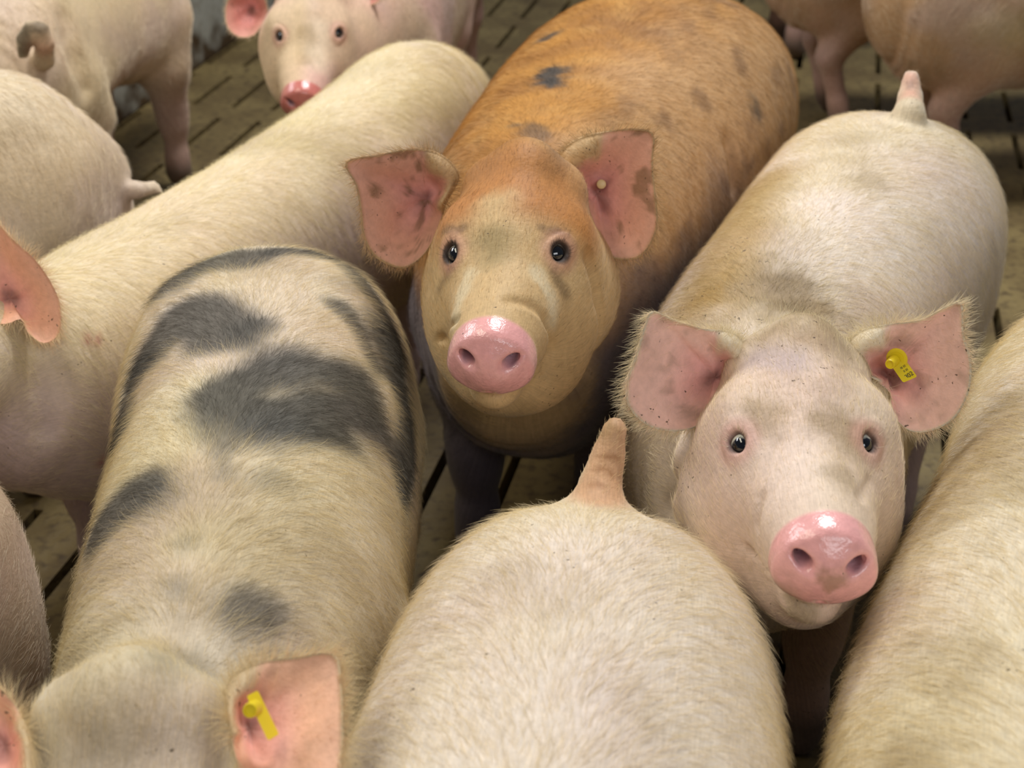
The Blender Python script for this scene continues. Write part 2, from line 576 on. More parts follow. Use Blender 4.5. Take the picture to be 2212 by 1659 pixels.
def ear_mesh(outline, centre, place, cup, thick, root=None, lip=.0, nrim=72, nr=15):
    """outline: closed 2-D loop; place(u, v, depth) -> world point (depth grows away from the open side)"""
    A = np.asarray(outline, float)
    A2 = np.vstack([A, A[:1]])
    seg = np.linalg.norm(np.diff(A2, axis=0), axis=1)
    cs = np.r_[0, np.cumsum(seg)]
    # closed Catmull-Rom, resampled
    m = len(A)
    dense = []
    for i in range(m):
        p0, p1, p2, p3 = A[i - 1], A[i], A[(i + 1) % m], A[(i + 2) % m]
        for t in np.linspace(0, 1, 12, endpoint=False):
            dense.append(0.5 * (2 * p1 + (p2 - p0) * t + (2 * p0 - 5 * p1 + 4 * p2 - p3) * t * t + (3 * p1 - p0 - 3 * p2 + p3) * t ** 3))
    dense = np.array(dense)
    dl = np.r_[0, np.cumsum(np.linalg.norm(np.diff(np.vstack([dense, dense[:1]]), axis=0), axis=1))]
    q = np.linspace(0, dl[-1], nrim, endpoint=False)
    dd = np.vstack([dense, dense[:1]])
    rim = np.c_[np.interp(q, dl, dd[:, 0]), np.interp(q, dl, dd[:, 1])]
    C = np.asarray(centre, float)
    a0 = None if root is None else math.atan2(root[1] - C[1], root[0] - C[0])
    V, info = [], []
    rs = np.linspace(0, 1, nr)
    ang = np.arctan2(rim[:, 1] - C[1], rim[:, 0] - C[0])
    for side in (0, 1):
        for r in rs:
            for i, p in enumerate(rim):
                uv = C + (p - C) * r
                dep = cup * (1 - r ** 1.4) + 0.0016 * math.sin(ang[i] * 5 + r * 5) * r * (1 - r) * 4
                ws = 0.0
                if a0 is not None:
                    ws = float(sstep(math.cos(math.radians(82)), math.cos(math.radians(40)), math.cos(ang[i] - a0)))
                    dep -= ws * lip * math.sin(math.pi * min(max((r - .38) / .62, 0), 1)) ** .8
                th = thick * (1 - 0.75 * r ** 3)
                edge = 0.0018 * (1 - math.sqrt(max(0, 1 - r ** 8)))
                V.append(place(uv[0], uv[1], dep + (th if side else 0) + (-edge if side else edge)))
                info.append((r, ang[i], side, ws))
    F = []
    n = nrim
    for side in (0, 1):
        o = side * nr * n
        for a in range(nr - 1):
            for i in range(n):
                j = (i + 1) % n
                f = [o + a * n + i, o + a * n + j, o + (a + 1) * n + j, o + (a + 1) * n + i]
                if side: f = f[::-1]
                F.append(f)
    for i in range(n):
        j = (i + 1) % n
        F.append([(nr - 1) * n + i, (nr - 1) * n + j, (2 * nr - 1) * n + j, (2 * nr - 1) * n + i])
    V = np.array(V)
    # orient: front faces should point against the depth direction
    a, b, c = V[F[0 + 3 * n][0]], V[F[3 * n][1]], V[F[3 * n][2]]
    nn = np.cross(b - a, c - a)
    dirn = np.asarray(place(C[0], C[1], 0.0)) - np.asarray(place(C[0], C[1], 0.01))
    if nn @ dirn < 0:
        F = [f[::-1] for f in F]
    return V, F, np.array(info)


def curve_tail(B, pts, rads):
    for (a, ra), (b, rb) in zip(zip(pts[:-1], rads[:-1]), zip(pts[1:], rads[1:])):
        B.add(Cone(a, b, ra, rb), .018 if a is pts[0] else .006)


HAIR_SCALE = 2.3
PIGS = []


def build_pig(name, label, st, head=None, legs=None, ears=(), tail=None, eyes=None, voxel=.0075, paint=None, bulges=(),
              folds=(), hair=9000, hair_len=.020, hair_rad=.000105, hair_col=(0.80, 0.70, 0.50), fine=False, seed=1, lift=.17, hair_fn=None, eye_gaze=None, lash=(.7, .6, .42), grime=.2, creases=(), hair_dark=0.0, iris=(.061, .045, .032)):
    """one pig: Empty-free single body mesh (trunk, head, legs, ears, tail in one) with eyes and bristles as children"""
    sw = Sweep(st)
    B = Body()
    B.add(sw, .02)
    E, F, U, s = head
    E, F = np.asarray(E, float), nrm(F)
    U = nrm(np.asarray(U, float) - F * (np.asarray(U, float) @ F))
    S = np.cross(U, F)          # image-right for a pig that faces the camera
    head_ops(B, E, F, U, S, s, fine)
    # neck
    nk = E + F * (-.08 * s) + U * (-.045 * s)
    B.add(Cone(nk, sw.c[3], 0.072 * s, min(.13, sw.r[3].min() * .9)), .04)
    for (top, hd, foot, kind, ls) in legs:
        leg_ops(B, top, hd, foot, kind, ls)
    for f, k in bulges: B.add(f, k)
    if tail is not None: curve_tail(B, *tail)
    for f, k in folds: B.cut(f, k)
    HL = lambda P: ((P - E) @ np.array([F, S, U]).T) / s
    eyeballs = []
    if eyes:
        for (ex, ey) in eyes:
            p = B.trace(ex, ey)
            n = B.grad(p[None])[0]; n = nrm(n)
            eyeballs.append((p, n))
        for p, n in eyeballs:
            f2 = nrm(F - n * (F @ n)); u2 = np.cross(n, f2)
            if u2[2] < 0: u2 = -u2
            R = np.array([f2, u2, n])
            B.add(Ell(p - n * .002 * s, R, np.array([.017, .0115, .0028]) * s), .010 * s)
            B.cut(Ell(p + n * .004 * s, R, np.array([.0115, .0080, .016]) * s), .004 * s)
    for pix, r in creases:
        cp = [B.trace(*q) for q in pix]
        cp = [q for q in cp if q is not None]
        for a_, b_ in zip(cp[:-1], cp[1:]):
            B.cut(Cone(a_, b_, r, r), r * 5)
    V, Fc = B.mesh(voxel)
    me = bpy.data.meshes.new(name)
    # refine the head
    if fine:
        bm = bmesh.new()
        vv = [bm.verts.new(p) for p in V]
        for f in Fc: bm.faces.new([vv[i] for i in f])
        for lim in ((-.10, .3), (.135, .075)):
            vc = np.array([v.co for v in bm.verts])
            bm.verts.index_update()
            hq = HL(vc)
            ok = (hq[:, 0] > lim[0]) & (np.hypot(hq[:, 1], hq[:, 2] + .02) < lim[1])
            for p, n in eyeballs:
                ok |= np.linalg.norm(vc - p, axis=1) < .03 * s
            es = [e for e in bm.edges if ok[e.verts[0].index] and ok[e.verts[1].index]]
            bmesh.ops.subdivide_edges(bm, edges=es, cuts=1, use_grid_fill=True)
        V = np.array([v.co for v in bm.verts])
        bm.verts.index_update()
        Fc = [[v.index for v in f.verts] for f in bm.faces]
        bm.free()
        q = HL(V)
        msk = (q[:, 0] > -.14) & (np.abs(q[:, 1]) < .16) & (np.abs(q[:, 2]) < .22)
        V[msk] = B.project(V[msk])
    # orientation check
    a, b, c = V[[f[0] for f in Fc[:400]]], V[[f[1] for f in Fc[:400]]], V[[f[2] for f in Fc[:400]]]
    fn = np.cross(b - a, c - a)
    if (fn * B.grad(a)).sum() < 0:
        Fc = [f[::-1] for f in Fc]
    V += (fbm(V, 11, seed, 2) - .5)[:, None] * .004 * B.grad(V) / .006
    nb = len(V)
    earinfo = []
    for ear in ears:
        eV, eF, inf = ear_mesh(*ear['args'], **ear.get('kw', {}))
        o = len(V)
        V = np.vstack([V, eV])
        Fc = Fc + [[i + o for i in f] for f in eF]
        earinfo.append((o, o + len(eV), inf, ear))
    me.from_pydata(V.tolist(), [], Fc)
    me.materials.append(HIDE)
    me.polygons.foreach_set('use_smooth', np.ones(len(me.polygons), bool))
    me.update()
    N = np.empty(len(V) * 3, np.float32)
    me.vertex_normals.foreach_get('vector', N)
    N = N.reshape(-1, 3)
    ctx = dict(V=V, N=N, HL=HL(V), sw=sw.param(V), B=B, nb=nb, ears=earinfo, eyes=eyeballs, s=s, E=E, seed=seed)
    col, wet = paint(ctx)
    at = me.attributes.new('hide', 'FLOAT_COLOR', 'POINT')
    at.data.foreach_set('color', np.c_[np.clip(col, 0, 1), np.ones(len(V))].astype(np.float32).ravel())
    at = me.attributes.new('fur_flow', 'FLOAT_VECTOR', 'POINT')
    at.data.foreach_set('vector', fur_flow(V, sw, ctx['HL'], nb).astype(np.float32).ravel())
    gr = np.full(len(V), .55) * sstep(.40, .65, fbm(V, 6, seed + 41, 2)) + grime * sstep(-.12, 0, ctx['HL'][:, 0]) * (np.abs(ctx['HL'][:, 1]) < .16)
    gr = gr + ctx.get('gx', 0)
    gr[nb:] = .5 + grime
    at = me.attributes.new('grime', 'FLOAT', 'POINT')
    at.data.foreach_set('value', np.clip(gr, 0, 1).astype(np.float32))
    at = me.attributes.new('wet', 'FLOAT', 'POINT')
    at.data.foreach_set('value', wet.astype(np.float32))
    base = np.array([st[2][0], st[2][1], 0.0])
    root = bpy.data.objects.new('pig', me)
    root.location = base
    COL.objects.link(root)
    root['label'] = label
    root['category'] = 'pig'
    root['group'] = 'pigs crowded in the slatted pen'
    # eyeballs
    for ip, (p, n) in enumerate(eyeballs):
        r = .0125 * s
        c = p - n * (.0112 * s)
        nu, nv = 28, 18
        ev, ef = [], []
        for iv in range(nv + 1):
            th = math.pi * iv / nv
            for iu in range(nu):
                ph = 2 * math.pi * iu / nu
                ev.append(c + r * np.array([math.sin(th) * math.cos(ph), math.sin(th) * math.sin(ph), math.cos(th)]))
        for iv in range(nv):
            for iu in range(nu):
                j = (iu + 1) % nu
                ef.append([iv * nu + iu, (iv + 1) * nu + iu, (iv + 1) * nu + j, iv * nu + j])
        eo = mesh_obj('eye', ev, ef, EYE, root)
        gz = eye_gaze[ip] if eye_gaze else n
        dv = (np.array(ev) - c) / r
        ca = dv @ nrm(gz)
        ec = np.tile(lin(225, 222, 205), (len(ev), 1))
        ec = mix(ec, np.asarray(iris), sstep(.50, .58, ca))
        ec = mix(ec, lin(8, 8, 14), sstep(.66, .73, ca))
        ea = eo.data.attributes.new('hide', 'FLOAT_COLOR', 'POINT')
        ea.data.foreach_set('color', np.c_[ec, np.ones(len(ev))].astype(np.float32).ravel())
    if eyeballs:
        rng = np.random.default_rng(seed + 90)
        pts = []
        for p, n in eyeballs:
            f2 = nrm(F - n * (F @ n)); u2 = np.cross(n, f2)
            if u2[2] < 0: u2 = -u2
            for k in range(22):
                a_ = math.radians(rng.uniform(80, 170)) if k < 16 else math.radians(rng.uniform(195, 270))
                q0 = p + (f2 * math.cos(a_) * .0125 + u2 * math.sin(a_) * .0095) * s + n * .0015
                dr = nrm(f2 * math.cos(a_) * 1.0 + u2 * math.sin(a_) * .7 + n * .55 + rng.normal(0, .12, 3))
                ln = rng.uniform(.005, .011) * s
                pts.append([q0 + dr * ln * t + np.array([0, 0, .25]) * ln * t * t for t in np.linspace(0, 1, 5)])
        pts = np.array(pts, np.float32)
        cv = bpy.data.hair_curves.new('eyelashes')
        cv.add_curves([5] * len(pts))
        cv.attributes['position'].data.foreach_set('vector', pts.ravel())
        at = cv.attributes.get('radius') or cv.attributes.new('radius', 'FLOAT', 'POINT')
        at.data.foreach_set('value', np.tile(np.array([1, .9, .7, .4, .1], np.float32) * .00016, len(pts)))
        at = cv.attributes.new('bristle_colour', 'FLOAT_COLOR', 'CURVE')
        at.data.foreach_set('color', np.tile(np.r_[np.asarray(lash, float), 1], (len(pts), 1)).astype(np.float32).ravel())
        cv.materials.append(HAIR)
        lo_ = bpy.data.objects.new('eyelashes', cv)
        lo_['kind'] = 'stuff'
        COL.objects.link(lo_)
        lo_.parent = root
    add_bristles(root, me, V, N, col, wet, ctx, sw, F, U, E, s, int(hair * HAIR_SCALE), hair_len, hair_rad, hair_col, seed, lift, hair_fn, tail, hair_dark)
    me.vertices.foreach_set('co', (V - base).astype(np.float32).ravel())
    me.update()
    for ch in root.children: ch.location = -base
    PIGS.append(root)
    return root, ctx


def fur_flow(V, sw, q, nb):
    ax = nrm(sw.c[-1] - sw.c[0])
    d = ((V[:, None, :] - sw.c[None]) ** 2).sum(2)
    w = 1 / (d + 1e-4) ** 2
    w /= w.sum(1)[:, None]
    c = w @ sw.c
    sd = w @ sw.s
    v = V - c
    x = (v * sd).sum(1)
    z = v[:, 2]
    r = np.sqrt(x * x + z * z)
    body = np.c_[V @ ax, np.arctan2(x, z) * .19, r * 0]
    wh = sstep(-.16, -.08, q[:, 0])[:, None] * (np.abs(q[:, 1]) < .16)[:, None]
    head = np.c_[q[:, 0] + 3, np.arctan2(q[:, 1], q[:, 2] + .03) * .09, 0 * q[:, 0]]
    out = np.where(wh > .5, head, body)
    out[nb:] = V[nb:] * np.array([.05, .05, .05])
    return out


def add_bristles(root, me, V, N, col, wet, ctx, sw, F, U, E, s, count, length, rad, hcol, seed, lift, hair_fn, tail=None, hair_dark=0.0):
    if count <= 0: return
    rng = np.random.default_rng(seed)
    me.calc_loop_triangles()
    T = np.empty(len(me.loop_triangles) * 3, np.int32)
    me.loop_triangles.foreach_get('vertices', T)
    T = T.reshape(-1, 3)
    a, b, c = V[T[:, 0]], V[T[:, 1]], V[T[:, 2]]
    ar = np.linalg.norm(np.cross(b - a, c - a), axis=1)
    wv = 1 - np.clip(wet * 3, 0, 1)
    wv = wv * sstep(.12, .3, V[:, 2])
    for o0, o1, inf, ear in ctx['ears']:
        w = np.where(inf[:, 2] > .5, 1.6, .05) + 5.0 * (inf[:, 0] > .93) + 1.2 * (inf[:, 3] > .4) * (inf[:, 0] > .5)
        wv[o0:o1] = w
    for p, n in ctx['eyes']:
        wv[np.linalg.norm(V - p, axis=1) < .023 * s] = 0
    pr = ar * wv[T].mean(1)
    pr /= pr.sum()
    ti = rng.choice(len(T), count, p=pr)
    r1, r2 = np.sqrt(rng.random(count)), rng.random(count)
    w = np.c_[1 - r1, r1 * (1 - r2), r1 * r2]
    def interp(A): return (A[T[ti]] * w[:, :, None]).sum(1)
    P, n, cc = interp(V), interp(N), interp(col)
    n /= np.linalg.norm(n, axis=1)[:, None] + 1e-9
    _, tan, sx, uy = sw.param(P)
    q = ((P - E) @ np.array([F, np.cross(U, F), U]).T) / s
    wh = sstep(-.22, -.05, q[:, 0]) * (np.abs(q[:, 1]) < .2)
    hf = -F[None] * np.sign(1) + 0 * P + (U[None] * .45) + np.cross(U, F)[None] * (q[:, 1] * 4)[:, None]
    flow = tan * (1 - wh)[:, None] + hf * wh[:, None]
    # the coat parts along the spine and sweeps out and down the flanks
    dn = np.array([0, 0, -1.0])
    dd = ((P[:, None, :] - sw.c[None]) ** 2).sum(2)
    sdv = sw.s[dd.argmin(1)]
    w_s = np.clip(np.abs(sx), 0, 1)
    out = sdv * (np.sign(sx) * w_s ** .8 * 1.5)[:, None] + dn[None] * (w_s * .7)[:, None]
    flow = flow * (1 - .55 * w_s * (1 - wh))[:, None] + out * (1 - wh)[:, None] + dn[None] * (sstep(.42, .25, P[:, 2]) * 1.2)[:, None]
    isear = np.zeros(count, bool)
    for o0, o1, inf, ear in ctx['ears']:
        me_ = (T[ti, 0] >= o0) & (T[ti, 0] < o1)
        isear |= me_
        cen = V[o0]
        flow[me_] = (P[me_] - cen) / (np.linalg.norm(P[me_] - cen, axis=1)[:, None] + 1e-6) + dn * .3
    flow = flow + (np.stack([fbm(P, 14, seed + 3 + i, 2) for i in range(3)], 1) - .5) * .9
    flow = flow + rng.normal(0, .13, flow.shape)
    flow -= n * (flow * n).sum(1)[:, None]
    flow /= np.linalg.norm(flow, axis=1)[:, None] + 1e-9
    L = length * (0.45 + 0.9 * rng.random(count) ** 1.5)
    L *= np.where(wh > .5, .55 - .25 * sstep(.05, .18, q[:, 0]), 1.0)
    if tail is not None:
        td = dist_poly(P, [np.asarray(q, float) for q in tail[0]])
        L = L * (.35 + .65 * sstep(.03, .07, td))
    L = np.where(isear, length * .75 * (.4 + .8 * rng.random(count)), L)
    if hair_fn is not None: L = hair_fn(P, L, ctx)
    lf = lift * (0.4 + 1.2 * rng.random(count))
    lf = np.where(isear, .35, lf)
    NP = 5
    pts = np.empty((count, NP, 3), np.float32)
    side = np.cross(n, flow)
    bend = rng.normal(0, .18, count)
    for k in range(NP):
        t = k / (NP - 1)
        pts[:, k] = P - n * .0006 + flow * (L * t)[:, None] + n * (L * lf * (t - .45 * t * t))[:, None] * 1.0 + side * (L * bend * t * t)[:, None]
    cv = bpy.data.hair_curves.new('bristles')
    cv.add_curves([NP] * count)
    cv.attributes['position'].data.foreach_set('vector', pts.ravel())
    ra = np.tile(np.array([1, .95, .8, .55, .15], np.float32) * rad, count)
    at = cv.attributes.get('radius') or cv.attributes.new('radius', 'FLOAT', 'POINT')
    at.data.foreach_set('value', ra)
    lum = cc.mean(1)
    k = rng.random(count)
    hc = mix(cc * 1.08, np.asarray(hcol, float) * (.75 + .5 * rng.random(count))[:, None], np.clip(.55 * sstep(.10, .35, lum) * (.4 + k), 0, 1))
    hc = mix(hc, cc * .38, (rng.random(count) < hair_dark) * .85)
    at = cv.attributes.new('bristle_colour', 'FLOAT_COLOR', 'CURVE')
    at.data.foreach_set('color', np.c_[np.clip(hc, 0, 1), np.ones(count)].astype(np.float32).ravel())
    cv.materials.append(HAIR)
    ho = bpy.data.objects.new('bristles', cv)
    ho['kind'] = 'stuff'
    COL.objects.link(ho)
    ho.parent = root


# ------------------------------------------------------------------ colouring
CREAM = lin(226, 214, 192)
PINK = lin(222, 168, 150)
ROSE = lin(226, 148, 142)
MAUVE = lin(178, 140, 132)
DIRT = lin(136, 106, 50)
DUNG = lin(62, 48, 28)
SLATE = lin(66, 66, 66)
GINGER = lin(188, 130, 50)
EARPINK = lin(244, 194, 172)


def dist_poly(V, pts):
    best = np.full(len(V), 9.0)
    if len(pts) == 1:
        return np.linalg.norm(V - pts[0], axis=1)
    for a, b in zip(pts[:-1], pts[1:]):
        d = b - a
        t = np.clip(((V - a) @ d) / (d @ d + 1e-12), 0, 1)
        best = np.minimum(best, np.linalg.norm(V - a - t[:, None] * d, axis=1))
    return best


def blot(ctx, pix, rad, soft=.5, rough=.5, f=30, seed=0):
    """mask of a patch of hide: capsule chain through the points of the body met at the given sight lines"""
    pts = []
    for x, y in pix:
        p = ctx['B'].trace(x, y)
        if p is not None: pts.append(p)
    if not pts: return np.zeros(len(ctx['V']))
    V = ctx['V']
    d = dist_poly(V, pts) / rad + (fbm(V, f, seed + 5, 3) - .5) * 2 * rough
    return 1 - sstep(1 - soft, 1 + soft * .6, d)


def base_hide(ctx, base=CREAM, pink=PINK, dirt=.35, dirt_col=DIRT, pinkness=.35):
    V, N, q, sd = ctx['V'], ctx['N'], ctx['HL'], ctx['seed']
    n = len(V)
    col = np.tile(base, (n, 1)).astype(float)
    col = mix(col, pink, pinkness * fbm(V, 7, sd, 3) * 1.2)
    col = mix(col, lin(212, 192, 142), sstep(.42, .72, fbm(V, 5, sd + 51, 3)) * .5)
    col = mix(col, lin(208, 184, 176), sstep(.45, .72, fbm(V, 6, sd + 61, 3)) * .45)
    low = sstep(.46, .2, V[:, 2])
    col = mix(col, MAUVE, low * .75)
    m = sstep(.52, .75, fbm(V, 9, sd + 11, 4)) * dirt
    col = mix(col, dirt_col, m)
    foot = sstep(.10, .05, V[:, 2])
    col = mix(col, lin(70, 58, 44), foot * .8)
    return col


def face_paint(ctx, col, padcol=lin(240, 170, 166), warm=None):
    V, q = ctx['V'], ctx['HL']
    wet = np.zeros(len(V))
    body = np.arange(len(V)) < ctx['nb']
    pad = sstep(.168, .176, q[:, 0] + .012 * (q[:, 2] < -.05)) * (q[:, 2] > -.0515) * (np.abs(q[:, 1]) < .07) * (np.abs(q[:, 2]) < .06) * body
    col = mix(col, padcol, pad)
    # nostril interiors
    for sg in (-1, 1):
        d = np.sqrt((q[:, 1] - sg * .0215) ** 2 * .8 + (q[:, 2] - .003) ** 2)
        ins = (1 - sstep(.0045, .008, d)) * pad
        col = mix(col, lin(176, 146, 158), ins * .8)
    lip = (1 - sstep(.010, .026, np.sqrt((q[:, 0] - .16) ** 2 + (q[:, 1]) ** 2 * .8 + (q[:, 2] + .062) ** 2))) * body
    col = mix(col, lin(196, 128, 124), lip * .8)
    wet = np.maximum(pad * .9, lip * .6)
    for p, n in ctx['eyes']:
        d = np.linalg.norm(V - p, axis=1) / ctx['s']
        col = mix(col, lin(205, 138, 128), (1 - sstep(.014, .032, d)) * .45 * body)
        col = mix(col, lin(60, 38, 30), (1 - sstep(.0085, .0135, d)) * .9 * body)
    return col, wet


def ear_paint(ctx, col, wet, inside=EARPINK, outside=CREAM, grime=.4):
    V = ctx['V']
    for o0, o1, inf, ear in ctx['ears']:
        r, a, sd = inf[:, 0], inf[:, 1], inf[:, 2]
        P = V[o0:o1]
        ins = np.tile(inside, (o1 - o0, 1)).astype(float)
        ins = mix(ins, lin(232, 156, 152), (1 - sstep(.15, .70, r)) * .6)
        ins = mix(ins, lin(96, 58, 52), (1 - sstep(.04, .30, r + (fbm(P, 45, 9, 2) - .5) * .3)) * .7)
        ins = mix(ins, lin(236, 190, 166), sstep(.55, .95, r) * .25 * fbm(P, 25, 3, 2) * 2)
        g = sstep(.58, .70, fbm(P, 60, ctx['seed'] + o0 % 7, 3)) * grime
        ins = mix(ins, DIRT * .55, g)
        ins = mix(ins, outside, sstep(.93, 1.0, r) * .6)
        out = np.tile(outside, (o1 - o0, 1)).astype(float)
        ins = mix(ins, out, sstep(.50, .66, r + (fbm(P, 70, 5, 2) - .5) * .2) * sstep(.25, .6, inf[:, 3]))
        col[o0:o1] = np.where((sd > .5)[:, None], out, ins)
    return col, wet


# ------------------------------------------------------------------ generic placing helpers
def legs_for(st, hd_front=None, hd_rear=None, spread=.10, fi=1, ri=-3, s=1.0, df=(0, 0), dr=(0, 0), z=.46):
    """four legs under the shoulder station fi and the hip station ri"""
    st = np.asarray(st, float)
    out = []
    for idx, kind in ((fi, 'front'), (ri, 'hind')):
        i = idx % len(st)
        j0, j1 = max(i - 1, 0), min(i + 1, len(st) - 1)
        t = nrm([st[j0][0] - st[j1][0], st[j0][1] - st[j1][1], 0])     # towards the head
        sd = np.array([t[1], -t[0], 0])
        for k, q in enumerate((-1, 1)):
            top = np.array([st[i][0], st[i][1], z]) + sd * q * spread
            ft = np.array([top[0], top[1], 0]) + t * ((df if kind == 'front' else dr)[k])
            out.append((top, t, ft, kind, s))
    return out


def hams(st, ri=-3, r=(.16, .085, .20), off=.085, z=.47, back=.02):
    st = np.asarray(st, float)
    i = ri % len(st)
    t = nrm([st[i - 1][0] - st[i + 1][0], st[i - 1][1] - st[i + 1][1], 0])
    sd = np.array([t[1], -t[0], 0])
    R = np.array([t, sd, [0, 0, 1]])
    return [(Ell(np.array([st[i][0], st[i][1], z]) + sd * q * off - t * back, R, r), .03) for q in (-1, 1)]


def shoulders(st, fi=1, r=(.11, .065, .16), off=.09, z=.46):
    st = np.asarray(st, float)
    i = fi
    t = nrm([st[i - 1][0] - st[i + 1][0], st[i - 1][1] - st[i + 1][1], 0])
    sd = np.array([t[1], -t[0], 0])
    R = np.array([t, sd, [0, 0, 1]])
    return [(Ell(np.array([st[i][0], st[i][1], z]) + sd * q * off, R, r), .03) for q in (-1, 1)]


def plain_ears(E, F, U, s, droop=.25):
    E, F = np.asarray(E, float), nrm(F)
    U = nrm(np.asarray(U, float) - F * (np.asarray(U, float) @ F))
    S = np.cross(U, F)
    out = []
    for q in (-1, 1):
        base = E + s * (F * -.085 + S * q * .08 + U * .07)
        e1 = nrm(S * q * .85 + U * .35 + F * .15)
        nn = nrm(F * .85 + U * .25 - S * q * .1)
        nn = nrm(nn - e1 * (nn @ e1))
        e2 = np.cross(nn, e1)
        if e2 @ U < 0: e2 = -e2
        pl = lambda u, v, d, b=base, a=e1, c=e2, n=nn: b + s * (a * u + c * v) - n * d * 1.0
        out.append(dict(args=(EAR_A, (.035, -.02), pl, .03, .008)))
    return out


def traced_ear(outline, centre, t0, gx, gy, cup, thick=.009, root=None, lip=.02):
    """ear held open towards the viewer side: its own plane in space, t0 = distance, gx/gy = slope of that plane"""
    cx, cy_ = centre
    def pl(u, v, d):
        t = t0 + gx * (u - cx) / 1000 + gy * (v - cy_) / 1000
        r = ray(u, v)
        return C0 + r * t + r / np.linalg.norm(r) * d
    return dict(args=(outline, centre, pl, cup, thick, root, lip))


# ================================================================== the pigs
# ---- ginger pig facing the camera
E1 = att(1112, 548, 1.61)
F1 = att(1055, 768, 1.455) - att(1108, 548, 1.61)
st1 = [(.01, 1.64, .72, .12, .15, .19), (.045, 1.82, .755, .188, .22, .275), (.125, 2.11, .755, .232, .23, .25),
       (.235, 2.41, .775, .258, .24, .24), (.325, 2.60, .735, .225, .21, .23), (.375, 2.71, .65, .13, .13, .15)]


def paint1(ctx):
    V, q = ctx['V'], ctx['HL']
    sp, tan, sx, uy = ctx['sw']
    n = len(V)
    col = np.tile(GINGER, (n, 1)).astype(float)
    col = mix(col, lin(140, 88, 32), sstep(.3, .75, fbm(V, 16, 3, 4)) * .6)
    col = mix(col, lin(206, 156, 84), sstep(.5, .8, fbm(V, 26, 13, 3)) * .4)
    pale = sstep(-.12, .75, sx + (fbm(V, 6, 8, 3) - .5) * .8)
    col = mix(col, lin(202, 160, 114), pale * .85)
    col = mix(col, lin(120, 84, 56), sstep(.52, .75, fbm(V * np.array([1, .6, 1]), 24, 19, 4)) * (.25 + .35 * pale))
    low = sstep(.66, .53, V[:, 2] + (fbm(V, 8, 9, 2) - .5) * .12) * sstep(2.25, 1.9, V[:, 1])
    col = mix(col, lin(104, 94, 102), low)  # slate chest and forelegs: bluish skin plus its shade put into the colour
    face = sstep(-.12, -.03, q[:, 0] + (fbm(V, 22, 4, 2) - .5) * .05) * (np.abs(q[:, 1]) < .2)
    fc = np.tile(lin(206, 172, 122), (n, 1)).astype(float)
    fc = mix(fc, lin(182, 120, 58), sstep(.05, .0, q[:, 0]) * sstep(-.02, .035, q[:, 2]) * (1 - blot(ctx, [(1065, 440), (1060, 560)], .026, .9, .6)))
    fc = mix(fc, lin(210, 178, 132), sstep(-.04, -.10, q[:, 2]) * .6)
    col = mix(col, fc, face)
    col = mix(col, lin(120, 106, 62), blot(ctx, [(1062, 520), (1070, 560)], .022, .9, .7) * .55)
    for pix, r, m in (([(1183, 80)], .022, .9), ([(1190, 150), (1192, 178)], .026, .95), ([(1150, 278), (1162, 290)], .022, .6), ([(1110, 272)], .012, .5), ([(1632, 236)], .022, .75)):
        col = mix(col, lin(52, 50, 48), blot(ctx, pix, r, .7, .8, 60) * m)
    for pix in ([(1005, 600), (985, 690)], [(1165, 600), (1195, 690)]):
        col = mix(col, lin(226, 212, 178), blot(ctx, pix, .014, .9, .8, 50) * .55)
    for pix in ([(955, 500), (1000, 490)], [(1170, 492), (1230, 505)]):
        col = mix(col, lin(96, 70, 48), blot(ctx, pix, .006, .9, 1.2, 90) * .55)
    for pix in ([(968, 580), (948, 625)], [(1195, 588), (1222, 640)]):
        col = mix(col, lin(96, 72, 44), blot(ctx, pix, .009, .9, .8, 60) * .6)
    col = mix(col, lin(120, 100, 60), blot(ctx, [(1020, 880), (1100, 900)], .03, .9, .6) * .5)
    col, wet = face_paint(ctx, col, lin(240, 172, 168))
    for p, nn in ctx['eyes']:
        d = np.linalg.norm(V - p, axis=1) / ctx['s']
        col = mix(col, lin(38, 28, 24), (1 - sstep(.011, .0165, d)) * .85)
    return ear_paint(ctx, col, wet, lin(228, 166, 140), lin(204, 170, 124), .6)


ears1 = [traced_ear([(992, 385), (975, 350), (935, 325), (885, 322), (815, 335), (746, 350), (768, 400), (778, 455), (785, 510), (805, 550), (845, 575), (880, 578), (918, 548), (945, 500), (965, 440)],
                    (922, 430), 1.68, .22, .10, .028, root=(985, 400), lip=.024),
         traced_ear([(1200, 365), (1212, 325), (1250, 297), (1310, 283), (1375, 278), (1412, 290), (1410, 350), (1416, 420), (1420, 490), (1395, 545), (1360, 562), (1310, 550), (1285, 500), (1262, 455), (1220, 420)],
                    (1290, 420), 1.68, -.22, .10, .030, root=(1205, 370), lip=.026)]
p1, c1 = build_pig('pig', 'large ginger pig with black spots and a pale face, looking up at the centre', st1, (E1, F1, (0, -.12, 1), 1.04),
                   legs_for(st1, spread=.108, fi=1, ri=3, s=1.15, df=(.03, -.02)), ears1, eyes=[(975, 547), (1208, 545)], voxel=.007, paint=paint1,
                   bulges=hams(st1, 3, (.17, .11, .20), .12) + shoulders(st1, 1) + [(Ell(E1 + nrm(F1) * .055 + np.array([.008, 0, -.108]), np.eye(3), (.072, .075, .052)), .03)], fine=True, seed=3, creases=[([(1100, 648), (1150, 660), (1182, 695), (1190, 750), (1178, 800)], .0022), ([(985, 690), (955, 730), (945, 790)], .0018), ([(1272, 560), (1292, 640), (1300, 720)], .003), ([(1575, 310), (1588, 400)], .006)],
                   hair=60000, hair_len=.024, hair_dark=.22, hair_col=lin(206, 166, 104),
                   eye_gaze=[(-.42, -.80, .35), (.42, -.80, .35)], lash=(.02, .015, .012))

